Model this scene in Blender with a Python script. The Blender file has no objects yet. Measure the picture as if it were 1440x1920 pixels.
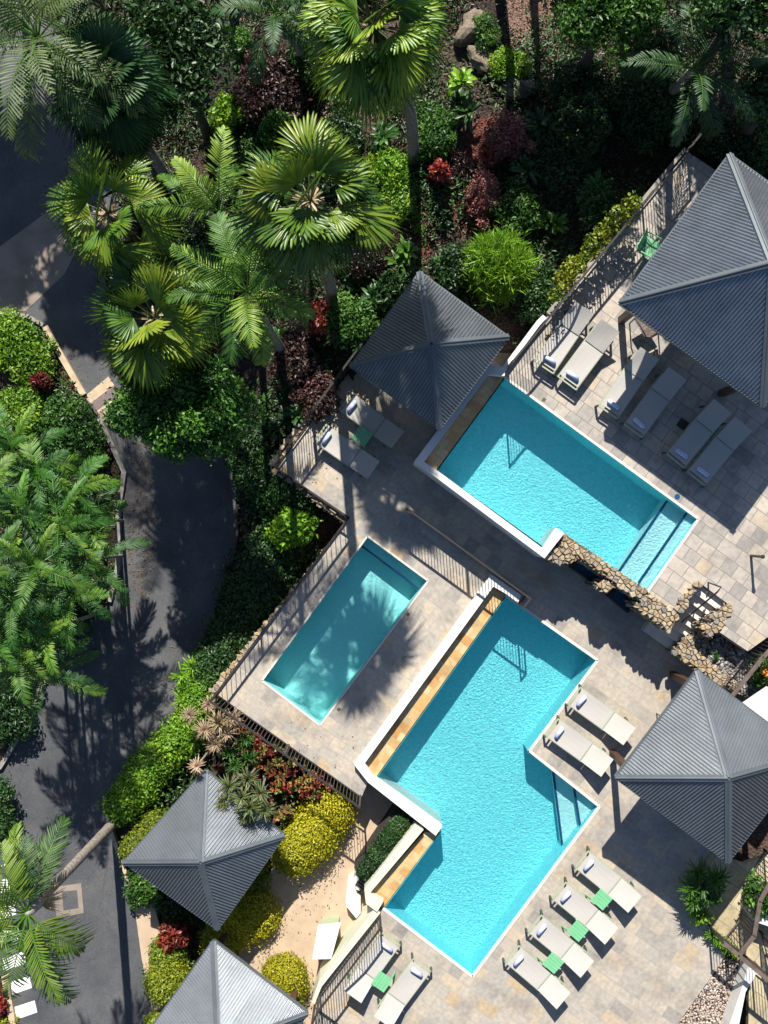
import bpy, bmesh, math, random
import numpy as np
from mathutils import Vector, Matrix, geometry
R = math.radians
random.seed(7); rng = np.random.default_rng(7)

# ------------------------------------------------------------------ camera, sky, sun
H = 28.0; F = 1960.0; NX, NY = 725.0, 980.0      # drone height, focal length in photo pixels, point straight below
sc = bpy.context.scene
C = sc.collection
cam = bpy.data.objects.new('camera', bpy.data.cameras.new('camera')); C.objects.link(cam)
cam.location = (0, 0, H); cam.rotation_euler = (0, 0, 0)
cam.data.sensor_fit = 'VERTICAL'; cam.data.sensor_height = 36.0; cam.data.lens = F/1920*36.0
cam.data.shift_x = -(NX-720)/1920; cam.data.shift_y = (NY-960)/1920
cam.data.clip_end = 500; sc.camera = cam
SA, SB = 0.08, 1.06                              # shadow of 1 m: SA to the right, SB downwards in the picture
sunv = Vector((-SA, SB, 1)).normalized()
elev = math.asin(sunv.z)
w = bpy.data.worlds.new('World'); sc.world = w; w.use_nodes = True
nt = w.node_tree; bg = nt.nodes['Background']
sky = nt.nodes.new('ShaderNodeTexSky'); sky.sky_type = 'NISHITA'; sky.sun_disc = False
sky.sun_elevation = elev; sky.sun_rotation = math.atan2(-SA, SB); sky.ozone_density = 5.0
nt.links.new(sky.outputs[0], bg.inputs[0]); bg.inputs[1].default_value = 0.06
sun = bpy.data.objects.new('sun', bpy.data.lights.new('sun', 'SUN')); C.objects.link(sun)
sun.data.energy = 5.0; sun.data.angle = R(0.5); sun.data.color = (1, .95, .87)
sun.rotation_euler = sunv.to_track_quat('Z', 'Y').to_euler(); sun.location = (0, 20, 30)
sc.view_settings.view_transform = 'Standard'; sc.view_settings.look = 'None'
sc.view_settings.exposure = 0.85; sc.view_settings.gamma = 1
sc.render.engine = 'CYCLES'
sc.cycles.max_bounces = 6; sc.cycles.transparent_max_bounces = 12

# ------------------------------------------------------------------ materials
def new_mat(name):
    m = bpy.data.materials.new(name); m.use_nodes = True
    return m, m.node_tree.nodes, m.node_tree.links, m.node_tree.nodes['Principled BSDF']
def ramp(N, stops, interp='LINEAR'):
    r = N.new('ShaderNodeValToRGB'); r.color_ramp.interpolation = interp
    e = r.color_ramp.elements
    while len(e) < len(stops): e.new(.5)
    for i, (p, c) in enumerate(stops):
        e[i].position = p; e[i].color = (*c, 1)
    return r
def coords(N, L, rot=0, scale=(1, 1, 1)):
    t = N.new('ShaderNodeTexCoord'); g = N.new('ShaderNodeMapping')
    g.inputs['Rotation'].default_value = (0, 0, rot); g.inputs['Scale'].default_value = scale
    L.new(t.outputs['Object'], g.inputs[0]); return g.outputs[0]
def plain(name, c, rough=.6, metal=0, var=.12, scale=6, bump=0, spec=.4):
    m, N, L, b = new_mat(name)
    v = coords(N, L); n = N.new('ShaderNodeTexNoise'); n.inputs['Scale'].default_value = scale; n.inputs['Detail'].default_value = 5
    L.new(v, n.inputs[0])
    lo = tuple(x*(1-var) for x in c); hi = tuple(min(1, x*(1+var)) for x in c)
    r = ramp(N, [(.3, lo), (.7, hi)]); L.new(n.outputs[0], r.inputs[0]); L.new(r.outputs[0], b.inputs['Base Color'])
    b.inputs['Roughness'].default_value = rough; b.inputs['Metallic'].default_value = metal
    b.inputs['Specular IOR Level'].default_value = spec
    if bump:
        bp = N.new('ShaderNodeBump'); bp.inputs['Strength'].default_value = bump; bp.inputs['Distance'].default_value = .02
        L.new(n.outputs[0], bp.inputs['Height']); L.new(bp.outputs[0], b.inputs['Normal'])
    return m
def leafmat(name, cols, trans=.3, rough=.42):
    m, N, L, b = new_mat(name)
    g = N.new('ShaderNodeNewGeometry'); r = ramp(N, [(i/(len(cols)-1 or 1), c) for i, c in enumerate(cols)])
    at = N.new('ShaderNodeAttribute'); at.attribute_name = 'tone'          # 1..2 per frond or clump
    m1 = N.new('ShaderNodeMath'); m1.operation = 'MULTIPLY_ADD'; L.new(at.outputs['Fac'], m1.inputs[0]); m1.inputs[1].default_value = .62; m1.inputs[2].default_value = -.62
    m2 = N.new('ShaderNodeMath'); m2.operation = 'MULTIPLY_ADD'; L.new(g.outputs['Random Per Island'], m2.inputs[0]); m2.inputs[1].default_value = .38; L.new(m1.outputs[0], m2.inputs[2])
    L.new(m2.outputs[0], r.inputs[0])
    o = N.new('ShaderNodeObjectInfo'); hs = N.new('ShaderNodeHueSaturation')
    mr = N.new('ShaderNodeMapRange'); mr.inputs[3].default_value = .8; mr.inputs[4].default_value = 1.25
    L.new(o.outputs['Random'], mr.inputs[0]); L.new(mr.outputs[0], hs.inputs['Value']); L.new(r.outputs[0], hs.inputs['Color'])
    L.new(hs.outputs[0], b.inputs['Base Color']); b.inputs['Roughness'].default_value = rough
    b.inputs['Specular IOR Level'].default_value = .45
    t = N.new('ShaderNodeBsdfTranslucent'); L.new(hs.outputs[0], t.inputs[0])
    mx = N.new('ShaderNodeMixShader'); mx.inputs[0].default_value = trans
    L.new(b.outputs[0], mx.inputs[1]); L.new(t.outputs[0], mx.inputs[2])
    L.new(mx.outputs[0], N['Material Output'].inputs[0])
    return m
TILT = math.atan2(-262, 367)                      # direction of the pool terrace's long side
def pavers(name, stops, bw, bh, mort=(.2, .18, .16), rough=.65, ms=.012, off=.5, stain=.35):
    m, N, L, b = new_mat(name)
    v = coords(N, L, -TILT)
    wn = N.new('ShaderNodeTexNoise'); wn.inputs['Scale'].default_value = 2.2; L.new(v, wn.inputs[0])
    vm = N.new('ShaderNodeVectorMath'); vm.operation = 'SCALE'; vm.inputs['Scale'].default_value = .035
    L.new(wn.outputs['Color'], vm.inputs[0]); va = N.new('ShaderNodeVectorMath'); va.operation = 'ADD'
    L.new(v, va.inputs[0]); L.new(vm.outputs[0], va.inputs[1])
    k = N.new('ShaderNodeTexBrick'); k.inputs['Color1'].default_value = (0, 0, 0, 1); k.inputs['Color2'].default_value = (1, 1, 1, 1)
    k.inputs['Scale'].default_value = 1; k.inputs['Brick Width'].default_value = bw; k.inputs['Row Height'].default_value = bh
    k.inputs['Mortar Size'].default_value = ms; k.inputs['Mortar Smooth'].default_value = .4; k.offset = off
    k.squash = 1.6; k.squash_frequency = 3
    L.new(va.outputs[0], k.inputs[0])
    r = ramp(N, stops); L.new(k.outputs['Color'], r.inputs[0])
    n = N.new('ShaderNodeTexNoise'); n.inputs['Scale'].default_value = 1.1; n.inputs['Detail'].default_value = 8; n.inputs['Roughness'].default_value = .65; L.new(v, n.inputs[0])
    rn = ramp(N, [(.32, (1-stain, 1-stain*1.02, 1-stain*1.02)), (.5, (.93, .92, .9)), (.68, (1.04, 1.02, .98))]); L.new(n.outputs[0], rn.inputs[0])
    n2 = N.new('ShaderNodeTexNoise'); n2.inputs['Scale'].default_value = 9; n2.inputs['Detail'].default_value = 6; L.new(v, n2.inputs[0])
    rn2 = ramp(N, [(.3, (.8, .8, .8)), (.7, (1.08, 1.06, 1.02))]); L.new(n2.outputs[0], rn2.inputs[0])
    a1 = N.new('ShaderNodeMixRGB'); a1.blend_type = 'MULTIPLY'; a1.inputs[0].default_value = 1; L.new(r.outputs[0], a1.inputs[1]); L.new(rn.outputs[0], a1.inputs[2])
    a2 = N.new('ShaderNodeMixRGB'); a2.blend_type = 'MULTIPLY'; a2.inputs[0].default_value = 1; L.new(a1.outputs[0], a2.inputs[1]); L.new(rn2.outputs[0], a2.inputs[2])
    a3 = N.new('ShaderNodeMixRGB'); L.new(k.outputs['Fac'], a3.inputs[0]); L.new(a2.outputs[0], a3.inputs[1]); a3.inputs[2].default_value = (*mort, 1)
    L.new(a3.outputs[0], b.inputs['Base Color']); b.inputs['Roughness'].default_value = rough
    bp = N.new('ShaderNodeBump'); bp.inputs['Strength'].default_value = .35; bp.inputs['Distance'].default_value = .01; bp.invert = True
    L.new(k.outputs['Fac'], bp.inputs['Height']); L.new(bp.outputs[0], b.inputs['Normal'])
    return m
M = {}
M['deck'] = pavers('sandstone_pavers', [(0, (.30, .28, .26)), (.2, (.39, .36, .32)), (.5, (.44, .39, .33)), (.72, (.37, .35, .32)), (.88, (.47, .41, .33)), (.96, (.44, .37, .28)), (1, (.46, .35, .23))], .37, .34, mort=(.30, .27, .24), ms=.008)
M['deck2'] = pavers('upper_pavers', [(0, (.28, .265, .25)), (.3, (.38, .35, .32)), (.55, (.45, .40, .35)), (.8, (.40, .37, .34)), (1, (.47, .39, .29))], .36, .36, mort=(.2, .18, .16), ms=.012)
M['tan_pavers'] = pavers('tan_pavers', [(0, (.40, .34, .22)), (.5, (.48, .41, .27)), (1, (.52, .46, .32))], .5, .5, mort=(.22, .19, .13), off=0)
M['ledge'] = pavers('orange_stone_tiles', [(0, (.54, .28, .10)), (.25, (.58, .38, .17)), (.5, (.60, .46, .26)), (.75, (.58, .41, .19)), (1, (.54, .31, .12))], .24, .24, mort=(.35, .27, .17), rough=.4, ms=.006)
M['white'] = plain('white_render', (.62, .60, .57), .6, var=.04, scale=3)
M['cream'] = plain('cream_render', (.56, .56, .43), .6, var=.05, scale=3)
def roofmat(name, c, rough=.38, metal=.35):
    m, N, L, b = new_mat(name); v = coords(N, L)
    n = N.new('ShaderNodeTexNoise'); n.inputs['Scale'].default_value = 1.6; n.inputs['Detail'].default_value = 7; n.inputs['Roughness'].default_value = .7; L.new(v, n.inputs[0])
    r = ramp(N, [(.3, tuple(x*.75 for x in c)), (.65, c), (.8, tuple(x*1.15 for x in c))]); L.new(n.outputs[0], r.inputs[0]); L.new(r.outputs[0], b.inputs['Base Color'])
    b.inputs['Roughness'].default_value = rough; b.inputs['Metallic'].default_value = metal
    return m
M['roof'] = roofmat('grey_corrugated_steel', (.215, .235, .255), .36, .7)
M['roof_dark'] = roofmat('slate_corrugated_steel', (.36, .39, .43), .33, .9)
M['cap'] = roofmat('ridge_capping', (.13, .15, .165), .42)
M['timber'] = plain('brown_timber', (.07, .035, .022), .55, var=.3, scale=12)
M['metal_dark'] = plain('dark_powder_coat', (.035, .03, .028), .45, var=.1)
M['metal_bronze'] = plain('weathered_rail', (.12, .09, .075), .5, var=.3)
M['sling'] = plain('pale_sling_fabric', (.40, .38, .35), .8, var=.05, scale=40)
M['frame_green'] = plain('sage_frame', (.30, .36, .24), .5, var=.05)
M['frame_dark'] = plain('dark_leg', (.05, .07, .06), .5, var=.05)
M['table_green'] = plain('mint_table', (.16, .43, .22), .45, var=.05)
M['pebble_dark'] = plain('dark_soil', (.03, .026, .022), .9, var=.5, scale=20, bump=.5)
def stripemat():
    m, N, L, b = new_mat('blue_striped_towel'); v = coords(N, L)
    wv = N.new('ShaderNodeTexWave'); wv.inputs['Scale'].default_value = 14; wv.bands_direction = 'Y'; L.new(v, wv.inputs[0])
    r = ramp(N, [(0, (.72, .75, .82)), (.52, (.66, .71, .82)), (.62, (.13, .22, .55)), (1, (.16, .26, .6))]); L.new(wv.outputs[0], r.inputs[0])
    L.new(r.outputs[0], b.inputs['Base Color']); b.inputs['Roughness'].default_value = .9; return m
M['towel'] = stripemat()
M['towel_white'] = plain('white_towel', (.78, .78, .78), .9, var=.04)
M['asphalt'] = plain('asphalt', (.115, .115, .12), .85, var=.3, scale=1.3, bump=.1)
def asphalt():
    m, N, L, b = new_mat('worn_asphalt'); v = coords(N, L)
    n = N.new('ShaderNodeTexNoise'); n.inputs['Scale'].default_value = .7; n.inputs['Detail'].default_value = 9; n.inputs['Roughness'].default_value = .62; L.new(v, n.inputs[0])
    r = ramp(N, [(.3, (.048, .052, .059)), (.5, (.072, .075, .08)), (.7, (.108, .108, .108))]); L.new(n.outputs[0], r.inputs[0])
    vc = N.new('ShaderNodeTexVoronoi'); vc.feature = 'DISTANCE_TO_EDGE'; vc.inputs['Scale'].default_value = .42
    nd = N.new('ShaderNodeTexNoise'); nd.inputs['Scale'].default_value = 1.6; nd.inputs['Detail'].default_value = 6; L.new(v, nd.inputs[0])
    vs_ = N.new('ShaderNodeVectorMath'); vs_.operation = 'SCALE'; vs_.inputs['Scale'].default_value = 1.1; L.new(nd.outputs['Color'], vs_.inputs[0])
    va = N.new('ShaderNodeVectorMath'); va.operation = 'ADD'; L.new(v, va.inputs[0]); L.new(vs_.outputs[0], va.inputs[1]); L.new(va.outputs[0], vc.inputs[0])
    rc = ramp(N, [(0, (.45, .45, .45)), (.006, (.55, .55, .55)), (.012, (1, 1, 1))]); L.new(vc.outputs['Distance'], rc.inputs[0])
    ac = N.new('ShaderNodeMixRGB'); ac.blend_type = 'MULTIPLY'; ac.inputs[0].default_value = .35; L.new(r.outputs[0], ac.inputs[1]); L.new(rc.outputs[0], ac.inputs[2]); r = ac
    n2 = N.new('ShaderNodeTexNoise'); n2.inputs['Scale'].default_value = 40; n2.inputs['Detail'].default_value = 4; L.new(v, n2.inputs[0])
    r2 = ramp(N, [(.35, (.75, .75, .75)), (.7, (1.2, 1.2, 1.2))]); L.new(n2.outputs[0], r2.inputs[0])
    a = N.new('ShaderNodeMixRGB'); a.blend_type = 'MULTIPLY'; a.inputs[0].default_value = 1; L.new(r.outputs[0], a.inputs[1]); L.new(r2.outputs[0], a.inputs[2])
    L.new(a.outputs[0], b.inputs['Base Color']); b.inputs['Roughness'].default_value = .8
    bp = N.new('ShaderNodeBump'); bp.inputs['Strength'].default_value = .25; bp.inputs['Distance'].default_value = .01; L.new(n2.outputs[0], bp.inputs['Height']); L.new(bp.outputs[0], b.inputs['Normal'])
    return m
M['asphalt'] = asphalt()
M['concrete'] = plain('pale_concrete', (.23, .19, .155), .85, var=.2, scale=2)
M['tan_concrete'] = plain('tan_exposed_concrete', (.44, .33, .23), .85, var=.1, scale=4, bump=.08)
M['kerb'] = plain('sand_kerb', (.46, .36, .24), .8, var=.15, scale=5)
M['kerb_grey'] = plain('grey_kerb', (.26, .24, .21), .85, var=.25, scale=7)
M['brickband'] = plain('mauve_paver_band', (.17, .13, .13), .8, var=.2, scale=14)
M['paint'] = plain('road_paint', (.78, .78, .78), .7, var=.05, scale=8)
def soil():
    m, N, L, b = new_mat('mulch_soil'); v = coords(N, L)
    n = N.new('ShaderNodeTexNoise'); n.inputs['Scale'].default_value = .45; n.inputs['Detail'].default_value = 4; L.new(v, n.inputs[0])
    r = ramp(N, [(.35, (.035, .024, .018)), (.55, (.10, .06, .045)), (.7, (.17, .115, .09))]); L.new(n.outputs[0], r.inputs[0])
    n2 = N.new('ShaderNodeTexVoronoi'); n2.inputs['Scale'].default_value = 16; L.new(v, n2.inputs[0])
    r2 = ramp(N, [(.0, (1.3, 1.2, 1.1)), (.6, (.35, .35, .35))]); L.new(n2.outputs['Distance'], r2.inputs[0])
    a = N.new('ShaderNodeMixRGB'); a.blend_type = 'MULTIPLY'; a.inputs[0].default_value = 1; L.new(r.outputs[0], a.inputs[1]); L.new(r2.outputs[0], a.inputs[2])
    L.new(a.outputs[0], b.inputs['Base Color']); b.inputs['Roughness'].default_value = .95
    bp = N.new('ShaderNodeBump'); bp.inputs['Strength'].default_value = .7; bp.inputs['Distance'].default_value = .05; bp.invert = True
    L.new(n2.outputs['Distance'], bp.inputs['Height']); L.new(bp.outputs[0], b.inputs['Normal'])
    return m
M['soil'] = soil()
def stonemat(name, cols):
    m, N, L, b = new_mat(name); g = N.new('ShaderNodeNewGeometry')
    r = ramp(N, [(i/(len(cols)-1), c) for i, c in enumerate(cols)]); L.new(g.outputs['Random Per Island'], r.inputs[0])
    v = coords(N, L); n = N.new('ShaderNodeTexNoise'); n.inputs['Scale'].default_value = 14; n.inputs['Detail'].default_value = 6; L.new(v, n.inputs[0])
    r2 = ramp(N, [(.3, (.6, .6, .6)), (.7, (1.2, 1.2, 1.2))]); L.new(n.outputs[0], r2.inputs[0])
    a = N.new('ShaderNodeMixRGB'); a.blend_type = 'MULTIPLY'; a.inputs[0].default_value = 1; L.new(r.outputs[0], a.inputs[1]); L.new(r2.outputs[0], a.inputs[2])
    L.new(a.outputs[0], b.inputs['Base Color']); b.inputs['Roughness'].default_value = .85
    bp = N.new('ShaderNodeBump'); bp.inputs['Strength'].default_value = .5; bp.inputs['Distance'].default_value = .03; L.new(n.outputs[0], bp.inputs['Height']); L.new(bp.outputs[0], b.inputs['Normal'])
    return m
M['stone'] = stonemat('golden_fieldstone', [(.32, .22, .12), (.40, .31, .19), (.27, .24, .20), (.44, .36, .25), (.28, .18, .10), (.20, .20, .19), (.40, .29, .16)])
M['mortar'] = plain('dark_mortar', (.13, .105, .08), .9, var=.3, scale=14)
M['rock'] = stonemat('garden_rock', [(.15, .11, .08), (.20, .16, .11), (.17, .14, .11)])
M['pebble'] = stonemat('mixed_pebbles', [(.34, .24, .18), (.48, .42, .36), (.2, .17, .15), (.42, .30, .22), (.6, .56, .5)])
M['pebble_grey'] = stonemat('grey_pebbles', [(.06, .05, .05), (.2, .19, .18), (.1, .09, .08), (.38, .37, .35), (.04, .04, .04)])
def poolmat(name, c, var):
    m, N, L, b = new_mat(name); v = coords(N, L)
    n = N.new('ShaderNodeTexNoise'); n.inputs['Scale'].default_value = 20; n.inputs['Detail'].default_value = 2; n.inputs['Distortion'].default_value = 1.2; L.new(v, n.inputs[0])  # fine noise paints the water's rippled light into basin and step colour
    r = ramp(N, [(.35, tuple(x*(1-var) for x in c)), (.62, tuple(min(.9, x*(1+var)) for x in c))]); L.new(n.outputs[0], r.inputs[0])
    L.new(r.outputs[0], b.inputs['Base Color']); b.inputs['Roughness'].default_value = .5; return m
M['pool'] = poolmat('turquoise_painted_ripple', (.21, .66, .72), .12)
M['pool_small'] = poolmat('teal_painted_ripple', (.34, .78, .76), .06)
M['pool_step'] = poolmat('pale_step_painted_ripple', (.50, .74, .76), .04)
M['nosing'] = plain('navy_nosing_tile', (.01, .07, .16), .4)
def watermat(name, tint, strength):
    m, N, L, b = new_mat(name); N.remove(b)
    t = N.new('ShaderNodeBsdfTransparent'); t.inputs[0].default_value = (*tint, 1)
    g = N.new('ShaderNodeBsdfGlossy'); g.inputs['Roughness'].default_value = .08
    v = coords(N, L, .4, (1, 1, 1)); n = N.new('ShaderNodeTexNoise'); n.inputs['Scale'].default_value = 20; n.inputs['Detail'].default_value = 3; n.inputs['Distortion'].default_value = .8; L.new(v, n.inputs[0])
    bp = N.new('ShaderNodeBump'); bp.inputs['Strength'].default_value = strength; bp.inputs['Distance'].default_value = .05; L.new(n.outputs[0], bp.inputs['Height'])
    L.new(bp.outputs[0], g.inputs['Normal'])
    fr = N.new('ShaderNodeFresnel'); fr.inputs[0].default_value = 1.33; L.new(bp.outputs[0], fr.inputs['Normal'])
    mx = N.new('ShaderNodeMixShader'); L.new(fr.outputs[0], mx.inputs[0]); L.new(t.outputs[0], mx.inputs[1]); L.new(g.outputs[0], mx.inputs[2])
    L.new(mx.outputs[0], N['Material Output'].inputs[0]); return m
M['water'] = watermat('pool_water', (.82, .98, .99), .4)
M['water_calm'] = watermat('calm_water', (.88, .98, .99), .08)
G = dict(
 fan=leafmat('fan_palm_leaf', [(.012, .04, .012), (.035, .10, .018), (.09, .19, .02), (.20, .29, .025), (.34, .38, .05)], .25, .38),
 fan_old=leafmat('dark_fan_leaf', [(.012, .04, .014), (.025, .08, .02), (.05, .12, .03)], .2, .5),
 feather=leafmat('feather_palm_leaf', [(.014, .045, .012), (.035, .10, .014), (.09, .19, .02), (.19, .29, .03), (.26, .33, .05)], .3, .5),
 cane=leafmat('cane_palm_leaf', [(.01, .04, .01), (.025, .09, .015), (.05, .16, .02), (.14, .25, .025), (.24, .34, .05)], .3, .5),
 coco=leafmat('pale_feather_leaf', [(.03, .07, .02), (.09, .15, .04), (.19, .23, .08)], .3, .5),
 lime=leafmat('lime_leaf', [(.07, .18, .015), (.16, .32, .02), (.29, .43, .03)], .35),
 mid=leafmat('mid_green_leaf', [(.02, .06, .014), (.04, .12, .018), (.08, .19, .025), (.12, .24, .03)], .3),
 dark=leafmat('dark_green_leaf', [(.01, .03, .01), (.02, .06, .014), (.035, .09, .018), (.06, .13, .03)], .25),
 tree=leafmat('tree_leaf', [(.02, .06, .012), (.035, .11, .015), (.07, .18, .02), (.12, .27, .03)], .35),
 yellow=leafmat('golden_leaf', [(.17, .21, .02), (.34, .33, .015), (.50, .45, .018), (.62, .54, .02)], .3),
 yelgreen=leafmat('yellow_green_leaf', [(.08, .15, .015), (.2, .26, .02), (.33, .33, .02)], .3),
 red=leafmat('red_leaf', [(.25, .02, .02), (.12, .01, .015), (.35, .06, .03), (.1, .02, .02), (.3, .12, .05)], .25),
 pink=leafmat('dusty_pink_leaf', [(.30, .10, .09), (.38, .16, .13), (.22, .07, .06), (.2, .14, .08)], .2),
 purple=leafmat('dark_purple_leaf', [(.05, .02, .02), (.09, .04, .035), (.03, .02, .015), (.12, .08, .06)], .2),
 croton=leafmat('croton_leaf', [(.22, .02, .02), (.10, .015, .02), (.4, .08, .03), (.25, .25, .06), (.08, .1, .03), (.14, .02, .03), (.45, .2, .05)], .25),
 blush=leafmat('blush_spiky_leaf', [(.5, .28, .18), (.42, .34, .16), (.55, .38, .28), (.3, .3, .1)], .25),
 olive=leafmat('olive_spiky_leaf', [(.10, .14, .04), (.17, .2, .07), (.06, .09, .03), (.24, .25, .1)], .25),
 dry=leafmat('dry_leaf', [(.24, .16, .1), (.15, .09, .05), (.34, .26, .18)], .1, .8),
 orange=leafmat('orange_flower', [(.6, .2, .02), (.7, .3, .03)], .2, .6),
)
M['trunk'] = plain('grey_trunk', (.22, .19, .16), .9, var=.35, scale=10, bump=.5)
M['trunk_dark'] = plain('dark_trunk', (.07, .055, .045), .9, var=.4, scale=10, bump=.5)

# ------------------------------------------------------------------ helpers
def P(px, py, z=0.0):
    k = (H-z)/F
    return Vector(((px-NX)*k, (NY-py)*k, z))
def link(name, me, mats, parent=None):
    o = bpy.data.objects.new(name, me); C.objects.link(o)
    for m in (mats if isinstance(mats, (list, tuple)) else [mats]): me.materials.append(m)
    if parent: o.parent = parent
    return o
def tag(o, label, cat, group=None):
    o['label'] = label; o['category'] = cat
    if group: o['group'] = group
    return o
def struct(o, kind='structure'): o['kind'] = kind; return o
def empty(name, loc, rz=0, label=None, cat=None, group=None):
    o = bpy.data.objects.new(name, None); C.objects.link(o); o.location = loc; o.rotation_euler = (0, 0, rz); o.empty_display_size = .2
    if label: tag(o, label, cat, group)
    return o
def from_bm(name, bm, mats, parent=None, smooth=False):
    me = bpy.data.meshes.new(name); bmesh.ops.recalc_face_normals(bm, faces=bm.faces); bm.to_mesh(me); bm.free()
    if smooth: me.shade_smooth()
    return link(name, me, mats, parent)
def box(bm, c, s, rz=0, rx=0, ry=0):
    m = Matrix.Translation(c) @ Matrix.Rotation(rz, 4, 'Z') @ Matrix.Rotation(ry, 4, 'Y') @ Matrix.Rotation(rx, 4, 'X') @ Matrix.Diagonal((*s, 1))
    return bmesh.ops.create_cube(bm, size=1, matrix=m)['verts']
def bar(bm, a, b, wd, ht=None, up=(0, 0, 1)):
    a = Vector(a); b = Vector(b); d = (b-a); ln = d.length
    if ln < 1e-6: return
    x = d.normalized(); u = Vector(up)
    if abs(x.dot(u)) > .98: u = Vector((0, 1, 0))
    y = u.cross(x).normalized(); zz = x.cross(y)
    m = Matrix.Translation((a+b)/2) @ Matrix((x, y, zz)).transposed().to_4x4() @ Matrix.Diagonal((ln, wd, ht or wd, 1))
    bmesh.ops.create_cube(bm, size=1, matrix=m)
def tube(bm, pts, rad, seg=8):
    pts = [Vector(p) for p in pts]; rings = []
    for i, p in enumerate(pts):
        t = (pts[min(i+1, len(pts)-1)] - pts[max(i-1, 0)]).normalized()
        u = Vector((1, 0, 0)) if abs(t.x) < .9 else Vector((0, 1, 0))
        a = t.cross(u).normalized(); b = t.cross(a); r = rad[i] if isinstance(rad, (list, tuple)) else rad
        rings.append([bm.verts.new(p + r*(math.cos(k*math.tau/seg)*a + math.sin(k*math.tau/seg)*b)) for k in range(seg)])
    for i in range(len(rings)-1):
        for k in range(seg): bm.faces.new((rings[i][k], rings[i][(k+1) % seg], rings[i+1][(k+1) % seg], rings[i+1][k]))
    bm.faces.new(rings[0][::-1]); bm.faces.new(rings[-1])
def slab(name, outer, z, bottom, mat, holes=(), parent=None, world=False, bevel=0):
    """flat-topped polygon with vertical sides down to bottom; outlines in photo pixels taken at height z"""
    loops = [[(Vector((p[0], p[1], z)) if world else P(p[0], p[1], z)) for p in outer]] + [[P(x, y, z) for x, y in h] for h in holes]
    tris = geometry.tessellate_polygon(loops)
    flat = [v for l in loops for v in l]
    bm = bmesh.new(); vs = [bm.verts.new(v) for v in flat]
    for t in tris:
        try: bm.faces.new([vs[i] for i in t])
        except ValueError: pass
    if bottom is not None:
        k = 0
        for l in loops:
            n = len(l); lo = [bm.verts.new((v.x, v.y, bottom)) for v in l]
            for i in range(n):
                bm.faces.new((vs[k+i], vs[k+(i+1) % n], lo[(i+1) % n], lo[i]))
            k += n
    bm.normal_update()
    me = bpy.data.meshes.new(name); bmesh.ops.recalc_face_normals(bm, faces=bm.faces)
    top = [f for f in bm.faces if abs(f.normal.z) > .9]
    if top and sum(f.normal.z for f in top) < 0: bmesh.ops.reverse_faces(bm, faces=bm.faces)
    bm.to_mesh(me); bm.free()
    return link(name, me, mat, parent)

# ---- foliage in numpy
def norm(a): return a/np.maximum(np.linalg.norm(a, axis=1, keepdims=True), 1e-9)
TONES = []
def np_mesh(name, verts, tris):
    me = bpy.data.meshes.new(name); n = len(tris)
    me.vertices.add(len(verts)); me.vertices.foreach_set('co', np.asarray(verts, np.float32).ravel())
    me.loops.add(n*3); me.loops.foreach_set('vertex_index', np.asarray(tris, np.int32).ravel())
    me.polygons.add(n); me.polygons.foreach_set('loop_start', np.arange(0, n*3, 3, dtype=np.int32))
    try: me.polygons.foreach_set('loop_total', np.full(n, 3, np.int32))
    except Exception: pass
    me.update(calc_edges=True)
    a = me.attributes.new('tone', 'FLOAT', 'POINT')
    tn = np.concatenate(TONES) if TONES and sum(len(q) for q in TONES) == len(verts) else np.full(len(verts), 1.5)
    a.data.foreach_set('value', tn.astype(np.float32)); return me
def leaves(base, d, nrm, Ln, Wd, fold=.25):
    """diamond leaves: base points, long directions, face normals"""
    d = norm(d); s = norm(np.cross(d, nrm)); nn = norm(np.cross(s, d)); Ln = Ln[:, None]; Wd = Wd[:, None]
    m = base + d*Ln*.45 + nn*Wd*fold
    v = np.stack([base, m + s*Wd*.5, base + d*Ln - nn*Ln*.12, m - s*Wd*.5], 1)
    n = len(base); i = np.arange(n)[:, None]*4
    t = np.concatenate([i+[0, 1, 2], i+[0, 2, 3]], 1).reshape(-1, 3)
    return v.reshape(-1, 3), t
def blades(base, d, nrm, Ln, Wd, droop, fold=.3, prof=(.35, 1, .8, 0)):
    """long drooping leaflets with a folded mid rib, 4 cross-sections"""
    d = norm(d); s = norm(np.cross(d, nrm)); nn = norm(np.cross(s, d)); n = len(base); ts = (0, .33, .68, 1)
    V = []
    dz = np.array([0, 0, -1.0])
    for t, pw in zip(ts, prof):
        c = base + d*(Ln*t)[:, None] + dz*(droop*Ln*t*t)[:, None]
        w_ = (Wd*pw*.5)[:, None]
        V += [c + s*w_ + nn*w_*fold, c, c - s*w_ + nn*w_*fold]
    v = np.stack(V, 1)
    T = []
    for k in range(3):
        a = k*3; b = a+3
        for q in (0, 1): T += [[a+q, a+q+1, b+q+1], [a+q, b+q+1, b+q]]
    T = np.array(T); i = np.arange(n)[:, None, None]*12
    return v.reshape(-1, 3), (T[None] + i).reshape(-1, 3)
def merge(parts):
    V, T, k = [], [], 0; TONES.clear()
    for i, p in enumerate(parts):
        v, t = p[0], p[1]; V.append(v); T.append(t+k); k += len(v)
        TONES.append(np.full(len(v), 1+(p[2] if len(p) > 2 else rng.random())))
    return np.concatenate(V), np.concatenate(T)
def sph(n, zmin=-1.0):
    z = rng.uniform(zmin, 1, n); a = rng.uniform(0, math.tau, n); r = np.sqrt(1-z*z)
    return np.stack([r*np.cos(a), r*np.sin(a), z], 1)
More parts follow.
